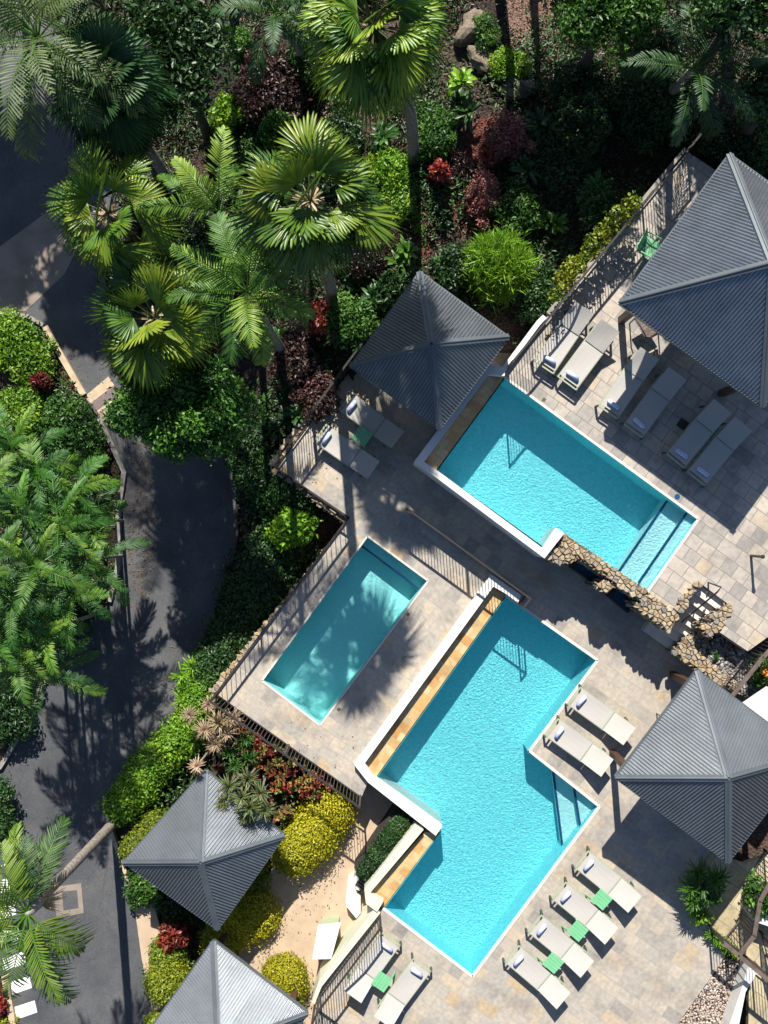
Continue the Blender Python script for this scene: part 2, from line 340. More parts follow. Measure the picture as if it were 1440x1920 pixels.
def lump_leaves(lumps, size, aspect, cover, zmin=-.25, jit=.55, inner=.35, hang=0.0):
    parts = []
    for c, r in lumps:
        c = np.array(c, float); r = np.array(r, float)
        area = 4*math.pi*((r[0]*r[1])**1.6+(r[0]*r[2])**1.6+(r[1]*r[2])**1.6)**(1/1.6)/3**(1/1.6)*(1-zmin)/2
        n = int(cover*area/(size*size*aspect*.5)); n = max(n, 12)
        u = sph(n, zmin); rad = np.where(rng.random(n) < inner, rng.uniform(.55, .9, n), rng.uniform(.88, 1.1, n))
        p = c + u*r*rad[:, None]
        nr = norm(norm(u/r)+rng.normal(0, jit, (n, 3)))
        t = norm(np.cross(nr, rng.normal(0, 1, (n, 3)))) + norm(u/r)*.35 + np.array([0, 0, -hang])
        L_ = size*rng.uniform(.5, 1.5, n)
        sp = rng.random(n) < .1; p = p+(u*r)*(sp*rng.uniform(.05, .4, n))[:, None]; parts.append(leaves(p, t, nr, L_, L_*aspect))
    return merge(parts)
def lumps_for(cx, cy, cz, rx, ry, rz, k, rot=0):
    """break an ellipsoid crown into k overlapping lumps"""
    out = []
    for i in range(k):
        a = i*2.399+rng.uniform(-.3, .3); q = math.sqrt((i+.5)/k)*.72
        ux, uy = q*math.cos(a)*rx, q*math.sin(a)*ry
        f = rng.uniform(.32, .5)
        zz = cz + rz*(.55*math.sqrt(max(0, 1-q*q))-.1) + rng.uniform(-.12, .12)*rz
        cr, sr = math.cos(rot), math.sin(rot)
        out.append(((cx+ux*cr-uy*sr, cy+ux*sr+uy*cr, zz), (f*max(.3, (rx+ry)/2), f*max(.3, (rx+ry)/2), f*rz*.9)))
    return out

# ------------------------------------------------------------------ terrain
def ss(a, b, x):
    t = np.clip((x-a)/(b-a), 0, 1); return t*t*(3-2*t)
def gz(x, y):
    t = ss(-5.6, 0.5, x)*ss(-1.5, 6, y)
    return -1.56 + 2.3*t + .06*np.sin(x*1.7+y)*np.sin(y*1.3)*t
def inside(x, y, poly):
    c = np.zeros(x.shape, bool); j = len(poly)-1
    for i in range(len(poly)):
        xi, yi = poly[i][0], poly[i][1]; xj, yj = poly[j][0], poly[j][1]
        with np.errstate(divide='ignore', invalid='ignore'):
            k = ((yi > y) != (yj > y)) & (x < (xj-xi)*(y-yi)/((yj-yi) or 1e-9)+xi)
        c ^= k; j = i
    return c
LOWER = [(520, 878), (655, 970), (405, 1300), (678, 1494), (690, 1466), (664, 1434), (921, 1077), (948, 1116), (1120, 1238), (994, 1408), (1124, 1512), (885, 1830), (718, 1703), (704, 1712),
         (600, 1850), (585, 1960), (560, 2080), (1240, 2080), (1272, 1918), (1360, 1794), (1326, 1732), (1285, 1650), (1420, 1500), (1520, 1420), (1520, 1380), (1400, 1300), (1330, 1200), (1230, 1120), (1060, 980), (1030, 1000), (840, 850), (965, 665), (800, 540), (660, 690)]
UPPER = [(943, 692), (1287, 283), (1560, 465), (1560, 1110), (1402, 1221), (1346, 1183), (1372, 1138), (1308, 1089), (1261, 1144), (1213, 1111), (1310, 973), (946, 707)]
Z1 = 1.5
lowW = [tuple(P(x, y, 0).xy) for x, y in LOWER]
poolW = [tuple(P(x, y, 0).xy) for x, y in [(664, 1434), (921, 1077), (1120, 1238), (994, 1408), (1124, 1512), (885, 1830), (700, 1695), (790, 1545), (690, 1466)]]
upW = [tuple(P(x, y, 1.5).xy) for x, y in [(780, 865), (918, 682), (1010, 610), (1287, 283), (1560, 465), (1560, 1110), (1402, 1221), (1260, 1180), (1020, 1044)]]
xs = np.arange(-22, 22.01, .22); ys = np.arange(-26, 26.01, .22)
X, Y = np.meshgrid(xs, ys)
Zt = gz(X, Y) + rng.normal(0, .012, X.shape)
def shrink(poly, d):
    cx = sum(p[0] for p in poly)/len(poly); cy = sum(p[1] for p in poly)/len(poly)
    return poly
ins = inside(X, Y, lowW) | inside(X, Y, upW) | inside(X, Y, poolW)
# only cells whose neighbours are all inside sink, so the soil still meets the walls
er = ins.copy()
for dx in (-1, 0, 1):
    for dy in (-1, 0, 1): er &= np.roll(np.roll(ins, dx, 0), dy, 1)
Zt = np.where(er, -3.0, Zt)
Zt = np.where((~er) & (X > 8.3) & (Y < -3.5) & (Y > -14) & (Zt > -1), Zt, Zt)
nx, ny = len(xs), len(ys)
V = np.stack([X, Y, Zt], -1).reshape(-1, 3)
ii = (np.arange(ny-1)[:, None]*nx + np.arange(nx-1)[None]).ravel()
T = np.concatenate([np.stack([ii, ii+1, ii+nx+1], 1), np.stack([ii, ii+nx+1, ii+nx], 1)])
g = struct(link('ground', np_mesh('ground', V, T), M['soil'])); g.data.shade_smooth()
far = slab('terrain', [(-300, -300), (300, -300), (300, 300), (-300, 300)], -3.2, None, M['soil'], world=True); struct(far)

# ------------------------------------------------------------------ road and paths
ROAD = [(-400, -150), (-20, -200), (110, 60), (170, 200), (215, 330), (235, 480), (232, 600), (212, 700), (300, 755), (405, 830), (440, 900), (447, 1000), (432, 1080), (378, 1200), (347, 1280),
        (325, 1350), (268, 1425), (214, 1488), (203, 1545), (236, 1640), (252, 1700), (266, 1800), (292, 1925), (325, 2080), (40, 2080), (24, 1925), (8, 1832), (-40, 1820), (-400, 1850),
        (-400, 1600), (0, 1440), (35, 1380), (75, 1290), (120, 1215), (205, 1130), (222, 1060), (222, 960), (234, 885), (214, 845), (186, 785), (156, 742), (110, 664), (84, 616), (50, 594), (0, 588), (-400, 560)]
ZR = -1.46
struct(slab('road', ROAD, ZR, ZR-.3, M['asphalt']))
def sheet(name, poly, z, mat, thick=.02, kind='structure'):
    return struct(slab(name, poly, z, z-thick, mat), kind)
sheet('path', [(-60, 470), (0, 462), (82, 402), (130, 380), (165, 430), (120, 515), (48, 583), (-60, 586)], ZR+.006, M['concrete'], .005)
sheet('path', [(158, 744), (203, 706), (214, 722), (170, 756)], ZR+.01, M['kerb'], .008)
sheet('path', [(170, 756), (214, 722), (226, 738), (182, 770)], ZR+.009, M['brickband'], .007)
sheet('path', [(182, 770), (226, 738), (236, 752), (190, 785)], ZR+.01, M['kerb'], .008)
sheet('path', [(505, 1640), (560, 1560), (640, 1500), (670, 1470), (690, 1455), (850, 1560), (700, 1730), (615, 1880), (600, 2080), (470, 2080), (440, 1700)], -1.15, M['tan_concrete'], .5)
sheet('pavement', [(248, 1672), (285, 1680), (300, 1740), (318, 1830), (345, 1925), (350, 2050), (325, 2050), (292, 1925), (266, 1800), (252, 1700)], -1.34, M['tan_concrete'], .2)
def kerbline(pts, wpx, z, h, mat):
    A = [Vector((x, y)) for x, y in pts]; L_, R_ = [], []
    for i, p in enumerate(A):
        t = (A[min(i+1, len(A)-1)]-A[max(i-1, 0)]).normalized(); n = Vector((-t.y, t.x))
        L_.append(tuple(p+n*wpx/2)); R_.append(tuple(p-n*wpx/2))
    return struct(slab('kerb', L_+R_[::-1], z+h, z-.25, mat))
kerbline([(84, 612), (110, 660), (156, 740)], 11, ZR, .13, M['kerb'])
kerbline([(-300, 562), (0, 586), (50, 592), (80, 609)], 7, ZR, .13, M['kerb_grey'])
kerbline([(186, 785), (214, 845), (232, 885), (221, 960), (221, 1060), (204, 1128)], 9, ZR, .13, M['kerb_grey'])
kerbline([(120, 1213), (75, 1288), (35, 1378), (0, 1438), (-300, 1560)], 9, ZR, .13, M['kerb_grey'])
kerbline([(8, 1830), (24, 1925), (40, 2080)], 12, ZR, .13, M['kerb'])
kerbline([(203, 1545), (236, 1640), (250, 1690)], 7, ZR, .13, M['kerb'])
for k in range(-7, 3):
    ox, oy = 9.8*k, 46*k
    q = [(12+ox, 1844+oy), (55+ox, 1830+oy), (60+ox, 1852+oy), (17+ox, 1867+oy)]
    sheet('road_marking', q, ZR+.004, M['paint'], .003)
dr = empty('drain_cover', P(130, 1688, ZR), 0, 'square dark drain lid in pale concrete surround on the road', 'drain cover')
o = slab('surround', [(100, 1664), (152, 1656), (157, 1712), (106, 1722)], ZR+.012, ZR, M['concrete']); o.parent = dr; o.matrix_parent_inverse = Matrix.Translation(-dr.location)
o = slab('lid', [(116, 1672), (144, 1669), (147, 1702), (119, 1707)], ZR+.02, ZR, M['asphalt']); o.parent = dr; o.matrix_parent_inverse = Matrix.Translation(-dr.location)

def adopt(root, *objs):
    for o in objs: o.parent = root; o.matrix_parent_inverse = root.matrix_basis.inverted() if False else Matrix.Translation(-root.location)
    return root

# ------------------------------------------------------------------ terraces and pools
SP = [(689, 1005), (803, 1089), (600, 1360), (491, 1276)]
struct(slab('lower_terrace_paving', LOWER, 0, -1.9, M['deck'], holes=[SP]))
struct(slab('upper_terrace_paving', UPPER, Z1, -.5, M['deck2']))
def inset(poly, d):
    """offset a pixel polygon inwards by d pixels"""
    n = len(poly); A = sum(poly[i][0]*poly[(i+1) % n][1]-poly[(i+1) % n][0]*poly[i][1] for i in range(n)); sg = 1 if A > 0 else -1; out = []
    for i in range(n):
        p0, p1, p2 = Vector(poly[i-1]), Vector(poly[i]), Vector(poly[(i+1) % n]); a = (p1-p0).normalized(); b = (p2-p1).normalized()
        na = Vector((-a.y, a.x))*sg; nb = Vector((-b.y, b.x))*sg; m = (na+nb); k = 1+na.dot(nb); out.append(tuple(p1+m*(d/max(k, .3))))
    return out
def basin(name, poly, z, depth, mat, cop=None):
    poly = inset(poly, 2.3); z = z-.012
    bm = bmesh.new(); top = [bm.verts.new(P(x, y, z)) for x, y in poly]; bot = [bm.verts.new((v.co.x, v.co.y, z-depth)) for v in top]
    n = len(top)
    for i in range(n): bm.faces.new((top[i], top[(i+1) % n], bot[(i+1) % n], bot[i]))
    tr = geometry.tessellate_polygon([[v.co.copy() for v in bot]])
    for t in tr: bm.faces.new([bot[i] for i in t])
    me = bpy.data.meshes.new(name); bmesh.ops.recalc_face_normals(bm, faces=bm.faces); bmesh.ops.reverse_faces(bm, faces=bm.faces)
    bm.to_mesh(me); bm.free(); return link(name, me, mat)
def coping(poly, wpx, z, mat, closed=True):
    """thin raised lip just outside the water along a run of edge points"""
    bm = bmesh.new(); n = len(poly)
    for i in range(n if closed else n-1):
        a = P(*poly[i], z); b = P(*poly[(i+1) % n], z); bar(bm, a, b, wpx, .02)
    return from_bm('coping', bm, mat)
W = [(948, 1116), (1121, 1238), (993, 1408), (1124, 1512), (886, 1831), (718, 1703), (814, 1572), (819, 1561), (690, 1462), (705, 1455)]
W = [(948, 1116), (1121, 1238), (993, 1408), (1124, 1512), (886, 1831), (718, 1703), (822, 1562), (705, 1457)]
M['coping'] = plain('pale_coping', (.62, .58, .50), .6, var=.08)
big = empty('swimming_pool', P(900, 1450, 0), 0, 'large angular turquoise pool at the centre of the lower terrace', 'swimming pool')
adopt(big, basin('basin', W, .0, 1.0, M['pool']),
      slab('spill_ledge', [(925, 1101), (948, 1116), (705, 1457), (683, 1434)], -.045, -1.9, M['ledge']),
      slab('spill_ledge', [(797, 1560), (822, 1563), (718, 1703), (692, 1675)], -.045, -1.9, M['ledge']),
      slab('infinity_wall', [(921, 1077), (978, 1116), (971, 1130), (948, 1113), (925, 1100), (684, 1431), (699, 1455), (829, 1550), (817, 1567), (690, 1467), (664, 1434)], .22, -1.9, M['white']),
      slab('infinity_wall', [(778, 1546), (794, 1556), (694, 1674), (719, 1690), (707, 1710), (686, 1694), (683, 1667)], .2, -1.9, M['cream']),
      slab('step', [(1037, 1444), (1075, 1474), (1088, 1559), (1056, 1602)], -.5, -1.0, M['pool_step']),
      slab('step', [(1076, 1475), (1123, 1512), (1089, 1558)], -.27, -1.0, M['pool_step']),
      coping([(948, 1116), (1121, 1238), (993, 1408), (1124, 1512), (886, 1831), (718, 1703)], .07, .002, M['coping'], False))
bm = bmesh.new(); bar(bm, P(1037, 1446, -.49), P(1056, 1600, -.49), .06, .03); bar(bm, P(1076, 1476, -.26), P(1089, 1556, -.26), .06, .03)
adopt(big, from_bm('step_nosing', bm, M['nosing']))
struct(slab('pool_water', W, -.07, None, M['water']))
small = empty('spa_pool', P(646, 1180, 0), 0, 'small teal rectangular pool beside the hedge on the lower terrace', 'swimming pool')
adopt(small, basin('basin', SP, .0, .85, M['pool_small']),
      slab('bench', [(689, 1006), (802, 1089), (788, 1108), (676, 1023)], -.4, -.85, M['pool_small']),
      coping(SP, .05, .002, M['coping']))
bm = bmesh.new(); bar(bm, P(676, 1022, -.39), P(788, 1108, -.39), .05, .03); adopt(small, from_bm('step_nosing', bm, M['nosing']))
struct(slab('pool_water', SP, -.07, None, M['water_calm']))
U = [(946, 707), (1310, 973), (1213, 1111), (1058, 1003), (1044, 994), (1018, 1027), (817, 883)]
up = empty('swimming_pool', P(1040, 900, Z1), 0, 'upper turquoise pool with pale steps at one end on the raised terrace', 'swimming pool')
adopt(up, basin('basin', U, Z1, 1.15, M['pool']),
      slab('spill_ledge', [(918, 702), (946, 707), (817, 883), (795, 866)], Z1-.045, .2, M['ledge']),
      slab('infinity_wall', [(777, 865), (914, 681), (948, 690), (946, 705), (917, 702), (795, 866), (817, 880), (1018, 1028), (1044, 990), (1058, 1000), (1021, 1047)], Z1+.22, -.6, M['white']),
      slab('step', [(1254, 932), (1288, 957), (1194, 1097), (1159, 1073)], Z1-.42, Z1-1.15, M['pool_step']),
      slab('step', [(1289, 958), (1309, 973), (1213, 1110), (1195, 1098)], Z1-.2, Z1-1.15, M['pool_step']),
      coping([(946, 707), (1310, 973), (1213, 1111)], .06, Z1+.002, M['coping'], False))
bm = bmesh.new(); bar(bm, P(1254, 934, Z1-.41), P(1160, 1072, Z1-.41), .06, .03); bar(bm, P(1289, 959, Z1-.19), P(1195, 1096, Z1-.19), .06, .03)
adopt(up, from_bm('step_nosing', bm, M['nosing']))
struct(slab('pool_water', U, Z1-.07, None, M['water']))

# ------------------------------------------------------------------ stone walls
def stone_bm(bm, c, s, seed=0):
    r = bmesh.ops.create_icosphere(bm, subdivisions=2, radius=1)['verts']
    rot = random.uniform(0, math.tau); k = random.uniform(1.15, 1.5)
    for v in r:
        p = v.co
        q = Vector([math.copysign(abs(t)**.62, t) for t in p]) * (1+random.uniform(-.07, .07))
        x, y = q.x*s[0]*k, q.y*s[1]; v.co = Vector((c[0]+x*math.cos(rot)-y*math.sin(rot), c[1]+x*math.sin(rot)+y*math.cos(rot), c[2]+q.z*s[2]))
def pip(x, y, poly): return bool(inside(np.array([x]), np.array([y]), poly)[0])
def stone_wall(label, poly, z, base, size=.085, group=None, name='stone_wall'):
    pw = [tuple(P(x, y, z).xy) for x, y in poly]
    root = empty(name, P(*poly[0], base), 0, label, 'stone wall', group)
    core = slab('core', poly, z-.07, base, M['mortar']); 
    bm = bmesh.new(); x0, x1 = min(p[0] for p in pw), max(p[0] for p in pw); y0, y1 = min(p[1] for p in pw), max(p[1] for p in pw)
    pts = []
    y = y0
    while y < y1+size:
        x = x0
        while x < x1+size:
            if random.random() > .12: pts.append(Vector((x+random.uniform(-.5, .5)*size*1.5, y+random.uniform(-.5, .5)*size*1.2)))
            x += size*1.5
        y += size*1.15
    for i, p in enumerate(pts):
        if not pip(p.x, p.y, pw): continue
        cell = [p+Vector((math.cos(k*math.tau/9), math.sin(k*math.tau/9)))*size*random.uniform(1.0, 1.3) for k in range(9)]
        for q in pts:
            if q is p or (q-p).length > size*3: continue
            m_ = (p+q)/2; nn = (q-p).normalized(); out = []
            for k in range(len(cell)):
                A_, B_ = cell[k], cell[(k+1) % len(cell)]; da, db = (A_-m_).dot(nn)+.006, (B_-m_).dot(nn)+.006
                if da <= 0: out.append(A_)
                if (da < 0) != (db < 0): out.append(A_.lerp(B_, da/(da-db)))
            cell = out
            if len(cell) < 3: break
        if len(cell) < 3: continue
        c_ = sum(cell, Vector((0, 0)))/len(cell); zt_ = z+random.uniform(-.02, .015); tx, ty = random.uniform(-.08, .08), random.uniform(-.08, .08)
        lo = [bm.verts.new((v.x, v.y, z-.16)) for v in cell]; md = [bm.verts.new((v.x, v.y, zt_-.03+tx*(v.x-c_.x)+ty*(v.y-c_.y))) for v in cell]
        tp = [bm.verts.new((c_.x+(v.x-c_.x)*.8, c_.y+(v.y-c_.y)*.8, zt_+tx*(v.x-c_.x)+ty*(v.y-c_.y)+random.uniform(-.006, .006))) for v in cell]
        n_ = len(cell)
        for k in range(n_):
            bm.faces.new((lo[k], lo[(k+1) % n_], md[(k+1) % n_], md[k])); bm.faces.new((md[k], md[(k+1) % n_], tp[(k+1) % n_], tp[k]))
        bm.faces.new(tp)
    # facing stones down each side
    n = len(pw)
    for i in range(n):
        a, b = Vector(pw[i]), Vector(pw[(i+1) % n]); L_ = (b-a).length; k = max(1, int(L_/(size*1.6)))
        for j in range(k):
            p = a.lerp(b, (j+.5)/k); zz = z-.12
            while zz > base:
                stone_bm(bm, (p.x, p.y, zz), (size*.55, size*.22, .08)); zz -= .17
                if z-zz > 1.2: break
    st = from_bm('stones', bm, M['stone'], smooth=False)
    adopt(root, core, st); return root
stone_wall('golden stone coping wall along the lower side of the upper pool', [(1058, 1001), (1216, 1111), (1204, 1127), (1046, 1018)], Z1+.1, 0)
stone_wall('broad stone pier at the white corner of the upper pool', [(1026, 1042), (1043, 1023), (1088, 1040), (1080, 1052), (1045, 1059)], Z1+.08, 0)
stone_wall('short stone buttress between two dark water niches', [(1137, 1088), (1157, 1098), (1135, 1112), (1116, 1099)], Z1+.06, 0)
stone_wall('wide stone wall between the niches and the garden stairs', [(1200, 1131), (1217, 1112), (1263, 1146), (1306, 1090), (1313, 1095), (1270, 1160), (1256, 1184), (1191, 1136)], Z1+.1, 0)
stone_wall('stone side wall on the right of the garden stairs', [(1364, 1131), (1378, 1140), (1347, 1184), (1331, 1198), (1312, 1174), (1338, 1153)], Z1+.06, 0)
stone_wall('stone bed wall from the stair foot to the gazebo with pale roof', [(1283, 1203), (1316, 1180), (1330, 1199), (1318, 1234), (1400, 1292), (1392, 1304), (1302, 1252), (1265, 1224)], 1.0, 0)
stone_wall('low stone edging outside the fence by the small pool', [(652, 980), (664, 972), (412, 1304), (396, 1296)], -.02, -1.9, .11)
stone_wall('stone edging outside the fence beside the two shaded loungers', [(515, 876), (650, 690), (640, 682), (503, 872)], -.1, -1.9, .11)
stone_wall('stone strip under the fence between gazebo corner and hedge', [(510, 882), (522, 876), (655, 968), (645, 980)], -.14, -1.9, .11)
# niches
for q, lab in (([(1088, 1042), (1136, 1078), (1118, 1098), (1070, 1064)], 'dark water niche nearest the white pool corner'), ([(1158, 1098), (1192, 1135), (1178, 1150), (1140, 1118)], 'dark water niche beside the wide stone wall')):
    cx, cy = sum(a for a, _ in q)/4, sum(b for _, b in q)/4
    root = empty('water_niche', P(cx, cy, 0), 0, lab, 'water feature')
    inner = [(cx+(a-cx)*.8, cy+(b-cy)*.8) for a, b in q]
    adopt(root, slab('rim', q, .35, 0, M['metal_dark'], holes=[inner]), slab('water', inner, .28, .0, M['nosing']))
struct(slab('garden_bed', [(742, 1512), (780, 1542), (690, 1655), (664, 1628)], -.4, -1.6, M['pebble_dark']))
# garden bed by stairs
struct(slab('garden_bed', [(1329, 1200), (1346, 1185), (1402, 1223), (1560, 1330), (1560, 1400), (1400, 1310), (1316, 1236)], .92, -.5, M['pebble_dark']))
def pebbles(name, poly, z, n, smin, smax, mat, lab=None):
    pw = [tuple(P(x, y, z).xy) for x, y in poly]; x0, x1 = min(p[0] for p in pw), max(p[0] for p in pw); y0, y1 = min(p[1] for p in pw), max(p[1] for p in pw)
    ico = bmesh.new(); bmesh.ops.create_icosphere(ico, subdivisions=1, radius=1)
    bv = np.array([v.co[:] for v in ico.verts]); bt = np.array([[v.index for v in f.verts] for f in ico.faces]); ico.free()
    parts = []
    xx = rng.uniform(x0, x1, n); yy = rng.uniform(y0, y1, n); ok = inside(xx, yy, pw)
    for x, y in zip(xx[ok], yy[ok]):
        s = rng.uniform(smin, smax); k = bv*np.array([s*rng.uniform(.8, 1.5), s, s*.6])*(1+rng.uniform(-.12, .12, (len(bv), 1))); a = rng.uniform(0, 6.3)
        k = np.stack([k[:, 0]*math.cos(a)-k[:, 1]*math.sin(a), k[:, 0]*math.sin(a)+k[:, 1]*math.cos(a), k[:, 2]], 1)
        parts.append((k+np.array([x, y, z+s*.3]), bt))
    v, t = merge(parts); return struct(link(name, np_mesh(name, v, t), mat), 'stuff')
pebbles('gravel', [(1330, 1202), (1346, 1187), (1402, 1225), (1560, 1335), (1400, 1306), (1318, 1234)], .92, 3000, .02, .06, M['pebble_grey'])
# stairs
st = empty('stairs', P(1310, 1150, 0), 0, 'short dark flight of stone steps between two fieldstone walls', 'stairs')
top = [Vector(P(1306, 1090, Z1).xy), Vector(P(1370, 1136, Z1).xy)]; dn = Vector((-.62, -.79)); dn.normalize()
bm = bmesh.new(); nst = 7
for i in range(nst):
    za = Z1 - (i+1)*.17; a, b = top[0]+dn*(.245*i), top[1]+dn*(.245*i)
    c = (a+b)/2+dn*.125; d = (b-a); box(bm, (c.x, c.y, za/2), (d.length, .25, za), math.atan2(d.y, d.x))
adopt(st, from_bm('steps', bm, M['coping']))
hr = empty('handrail', P(1330, 1120, Z1), 0, 'dark metal handrail angled over the stone stairs', 'handrail')
bm = bmesh.new()
tube(bm, [P(1328, 1118, Z1), P(1328, 1092, Z1+.9), P(1352, 1101, Z1+.9), P(1345, 1110, Z1+.85), P(1279, 1166, .9)], .022, 8)
adopt(hr, from_bm('rail', bm, M['metal_dark']))
bm = bmesh.new(); tube(bm, [P(1325, 1120, Z1), P(1325, 1110, Z1+.85)], .02); tube(bm, [P(1300, 1150, .3), P(1302, 1147, 1.2)], .02); tube(bm, [P(1280, 1172, 0), P(1280, 1165, .9)], .02)
adopt(hr, from_bm('post', bm, M['metal_dark']))

# ------------------------------------------------------------------ gazebos
def gazebo(label, corners, ze, rise, zg, mroof, over=.32):
    """corners in photo pixels at eave height, clockwise; four corrugated hip faces, hip caps, gutter, posts, beams"""
    cs = [P(x, y, ze) for x, y in corners]
    cen = sum(cs, Vector())/4
    a = ((cs[1]-cs[0])-(cs[3]-cs[2]))/2; b = ((cs[3]-cs[0])+(cs[2]-cs[1]))/2
    sq = [cen-a/2-b/2, cen+a/2-b/2, cen+a/2+b/2, cen-a/2+b/2]; sq = cs
    apex = cen+Vector((0, 0, rise)); root = empty('gazebo', (cen.x, cen.y, zg), 0, label, 'gazebo')
    pitch, amp, sub = .078, .019, 8
    roof = []
    for i in range(4):
        A, B = sq[i], sq[(i+1) % 4]; L_ = (B-A).length; e = (B-A)/L_; uc = (apex-A).dot(e); foot = A+e*uc; s = apex-foot
        nrm = e.cross(s).normalized(); nrm = nrm if nrm.z > 0 else -nrm
        n = int(L_/pitch*sub); us = np.linspace(0, L_, n+1)
        bm = bmesh.new(); prev = None
        for u in us:
            f = min(u/uc, (L_-u)/(L_-uc)); off = nrm*(amp*math.cos(u/pitch*math.tau)); off = off+nrm*.015
            p0 = bm.verts.new(A+e*u+off); p1 = bm.verts.new(A+e*u+s*max(f, .0005)+off)
            if prev: bm.faces.new((prev[0], p0, p1, prev[1]))
            prev = (p0, p1)
        bm.normal_update()
        if sum(f.normal.z for f in bm.faces) < 0: bmesh.ops.reverse_faces(bm, faces=bm.faces)
        me = bpy.data.meshes.new('roof_sheet'); bm.to_mesh(me); bm.free(); me.shade_smooth(); roof.append(link('roof_sheet', me, mroof))
    adopt(root, *roof)
    bm = bmesh.new()
    for i in range(4):
        p = sq[i]; d = (apex-p); sd = Vector((-d.y, d.x, 0)).normalized()
        n0 = d.cross(sd).normalized(); n0 = n0 if n0.z > 0 else -n0
        for sgn in (-1, 1):     # two sloping flanges of the cap
            o1 = p+sd*sgn*.085+n0*.028; o2 = apex+sd*sgn*.085+n0*.028; m1 = p+n0*.055; m2 = apex+n0*.055
            vs = [bm.verts.new(v) for v in (o1, o2, m2, m1)]; bm.faces.new(vs)
        tube(bm, [p+n0*.05, apex+n0*.05], .026, 8)
    c = from_bm('hip_cap', bm, M['cap']); adopt(root, c)
    bm = bmesh.new()
    for i in range(4):
        A, B = sq[i], sq[(i+1) % 4]; bar(bm, A+Vector((0, 0, -.06)), B+Vector((0, 0, -.06)), .075, .12)
    adopt(root, from_bm('gutter', bm, M['cap']))
    bm = bmesh.new(); ins_ = []
    for i in range(4):
        q = sq[i].lerp(cen, over/((sq[i]-cen).length/1.414)*1.0); ins_.append(q)
    for i in range(4):
        bar(bm, ins_[i]+Vector((0, 0, -.04)), ins_[(i+1) % 4]+Vector((0, 0, -.04)), .09, .2)
        bar(bm, ins_[i]+Vector((0, 0, .0)), apex+Vector((0, 0, -.12)), .07, .14)
    adopt(root, from_bm('beam', bm, M['timber']))
    for q in ins_:
        bm = bmesh.new(); bar(bm, (q.x, q.y, zg), (q.x, q.y, ze-.05), .17, .17); bmesh.ops.bevel(bm, geom=bm.edges[:], offset=.008, segments=1, affect='EDGES')
        adopt(root, from_bm('post', bm, M['timber']))
    return root
gazebo('grey corrugated roof gazebo next to the orange ledge of the upper pool', [(787, 511), (953, 632), (824, 804), (658, 686)], 2.3, 1.0, 0, M['roof'])
gazebo('largest gazebo, bright hipped roof over the upper terrace', [(1368, 290), (1635, 483), (1430, 762), (1163, 567)], Z1+2.7, 1.6, Z1, M['roof_dark'], .45)
gazebo('grey gazebo beside the pair of loungers and the stone steps', [(1308, 1258), (1518, 1415), (1365, 1616), (1155, 1458)], 2.5, 1.15, 0, M['roof'])
gazebo('gazebo standing between the road hedge and the golden hedge', [(385, 1445), (532, 1567), (408, 1742), (232, 1617)], 1.0, 1.0, -1.5, M['roof'])
gazebo('gazebo with roof cut off by the bottom of the photo', [(400, 1765), (576, 1900), (440, 2090), (265, 1955)], 1.0, 1.0, -1.5, M['roof'])

# ------------------------------------------------------------------ fences
def fence(label, pts, z, h=1.15, top=M['metal_dark'], bars=True, gap=.105, mat=M['metal_dark'], posts_every=2.0, lean=(0, 0), tw=.05):
    ws = [P(x, y, z) for x, y in pts]; root = empty('fence', ws[0], 0, label, 'fence')
    up_ = Vector((lean[0], lean[1], h)); b_ = bmesh.new(); posts = []
    for i in range(len(ws)-1):
        a, b = ws[i], ws[i+1]; L_ = (b-a).length
        r_ = bmesh.new(); bar(r_, a+up_, b+up_, tw, .035); posts.append(from_bm('top_rail', r_, top)); r_ = bmesh.new(); bar(r_, a+up_*.09, b+up_*.09, .03, .03); posts.append(from_bm('bottom_rail', r_, top))
        n = max(1, round(L_/gap))
        for k in range(1, n): p = a.lerp(b, k/n); bar(b_, p+up_*.08, p+up_*.98, .016, .016)
        m = max(1, round(L_/posts_every))
        for k in range(m+(1 if i == len(ws)-2 else 0)):
            p = a.lerp(b, k/m); bm = bmesh.new(); bar(bm, p, p+up_*1.02, .05, .05); posts.append(from_bm('post', bm, mat))
    adopt(root, from_bm('bars', b_, mat), *posts); return root
fence('dark bar fence behind the two shaded loungers, running under the gazebo roof', [(520, 876), (655, 692), (700, 632)], 0)
fence('short dark fence between the shaded loungers and the dark green hedge', [(522, 880), (654, 970)], 0, .55)
fence('dark fence on the stone edging along the small pool', [(654, 972), (407, 1300)], 0, .55, gap=.2)
fence('dark bar fence above the red and purple bed', [(407, 1301), (676, 1492)], 0)
fence('dark fence crossing the shaded paving between the pools', [(762, 955), (984, 1117), (974, 1130)], 0, 1.1)
fence('fence on the white kerb of the upper terrace, with a yellow vine', [(952, 690), (1288, 284)], Z1, 1.15)
fence('dark fence on the cream wall beside the sling lounger', [(712, 1712), (600, 1862), (590, 1885), (700, 1965)], 0, 1.15)
fence('brown railing over the stair garden bed with grey top rail', [(1346, 1292), (1402, 1222), (1500, 1120)], Z1-.4, 1.1, M['metal_bronze'], tw=.1)
fence('weathered railing beside the pebble bed at the corner', [(1328, 1733), (1357, 1757), (1470, 1850)], 0, 1.2, M['metal_bronze'], posts_every=1.0, tw=.11)
fence('weathered railing rising from the spiky shrub to the gazebo', [(1357, 1757), (1385, 1722), (1395, 1660), (1432, 1592)], -.2, 1.2, M['metal_bronze'], posts_every=1.0, tw=.11)
fence('dark railing at the right edge over the tan pavers', [(1424, 1745), (1436, 1790), (1452, 1850)], -.2, 1.2, M['metal_dark'], posts_every=1.0)
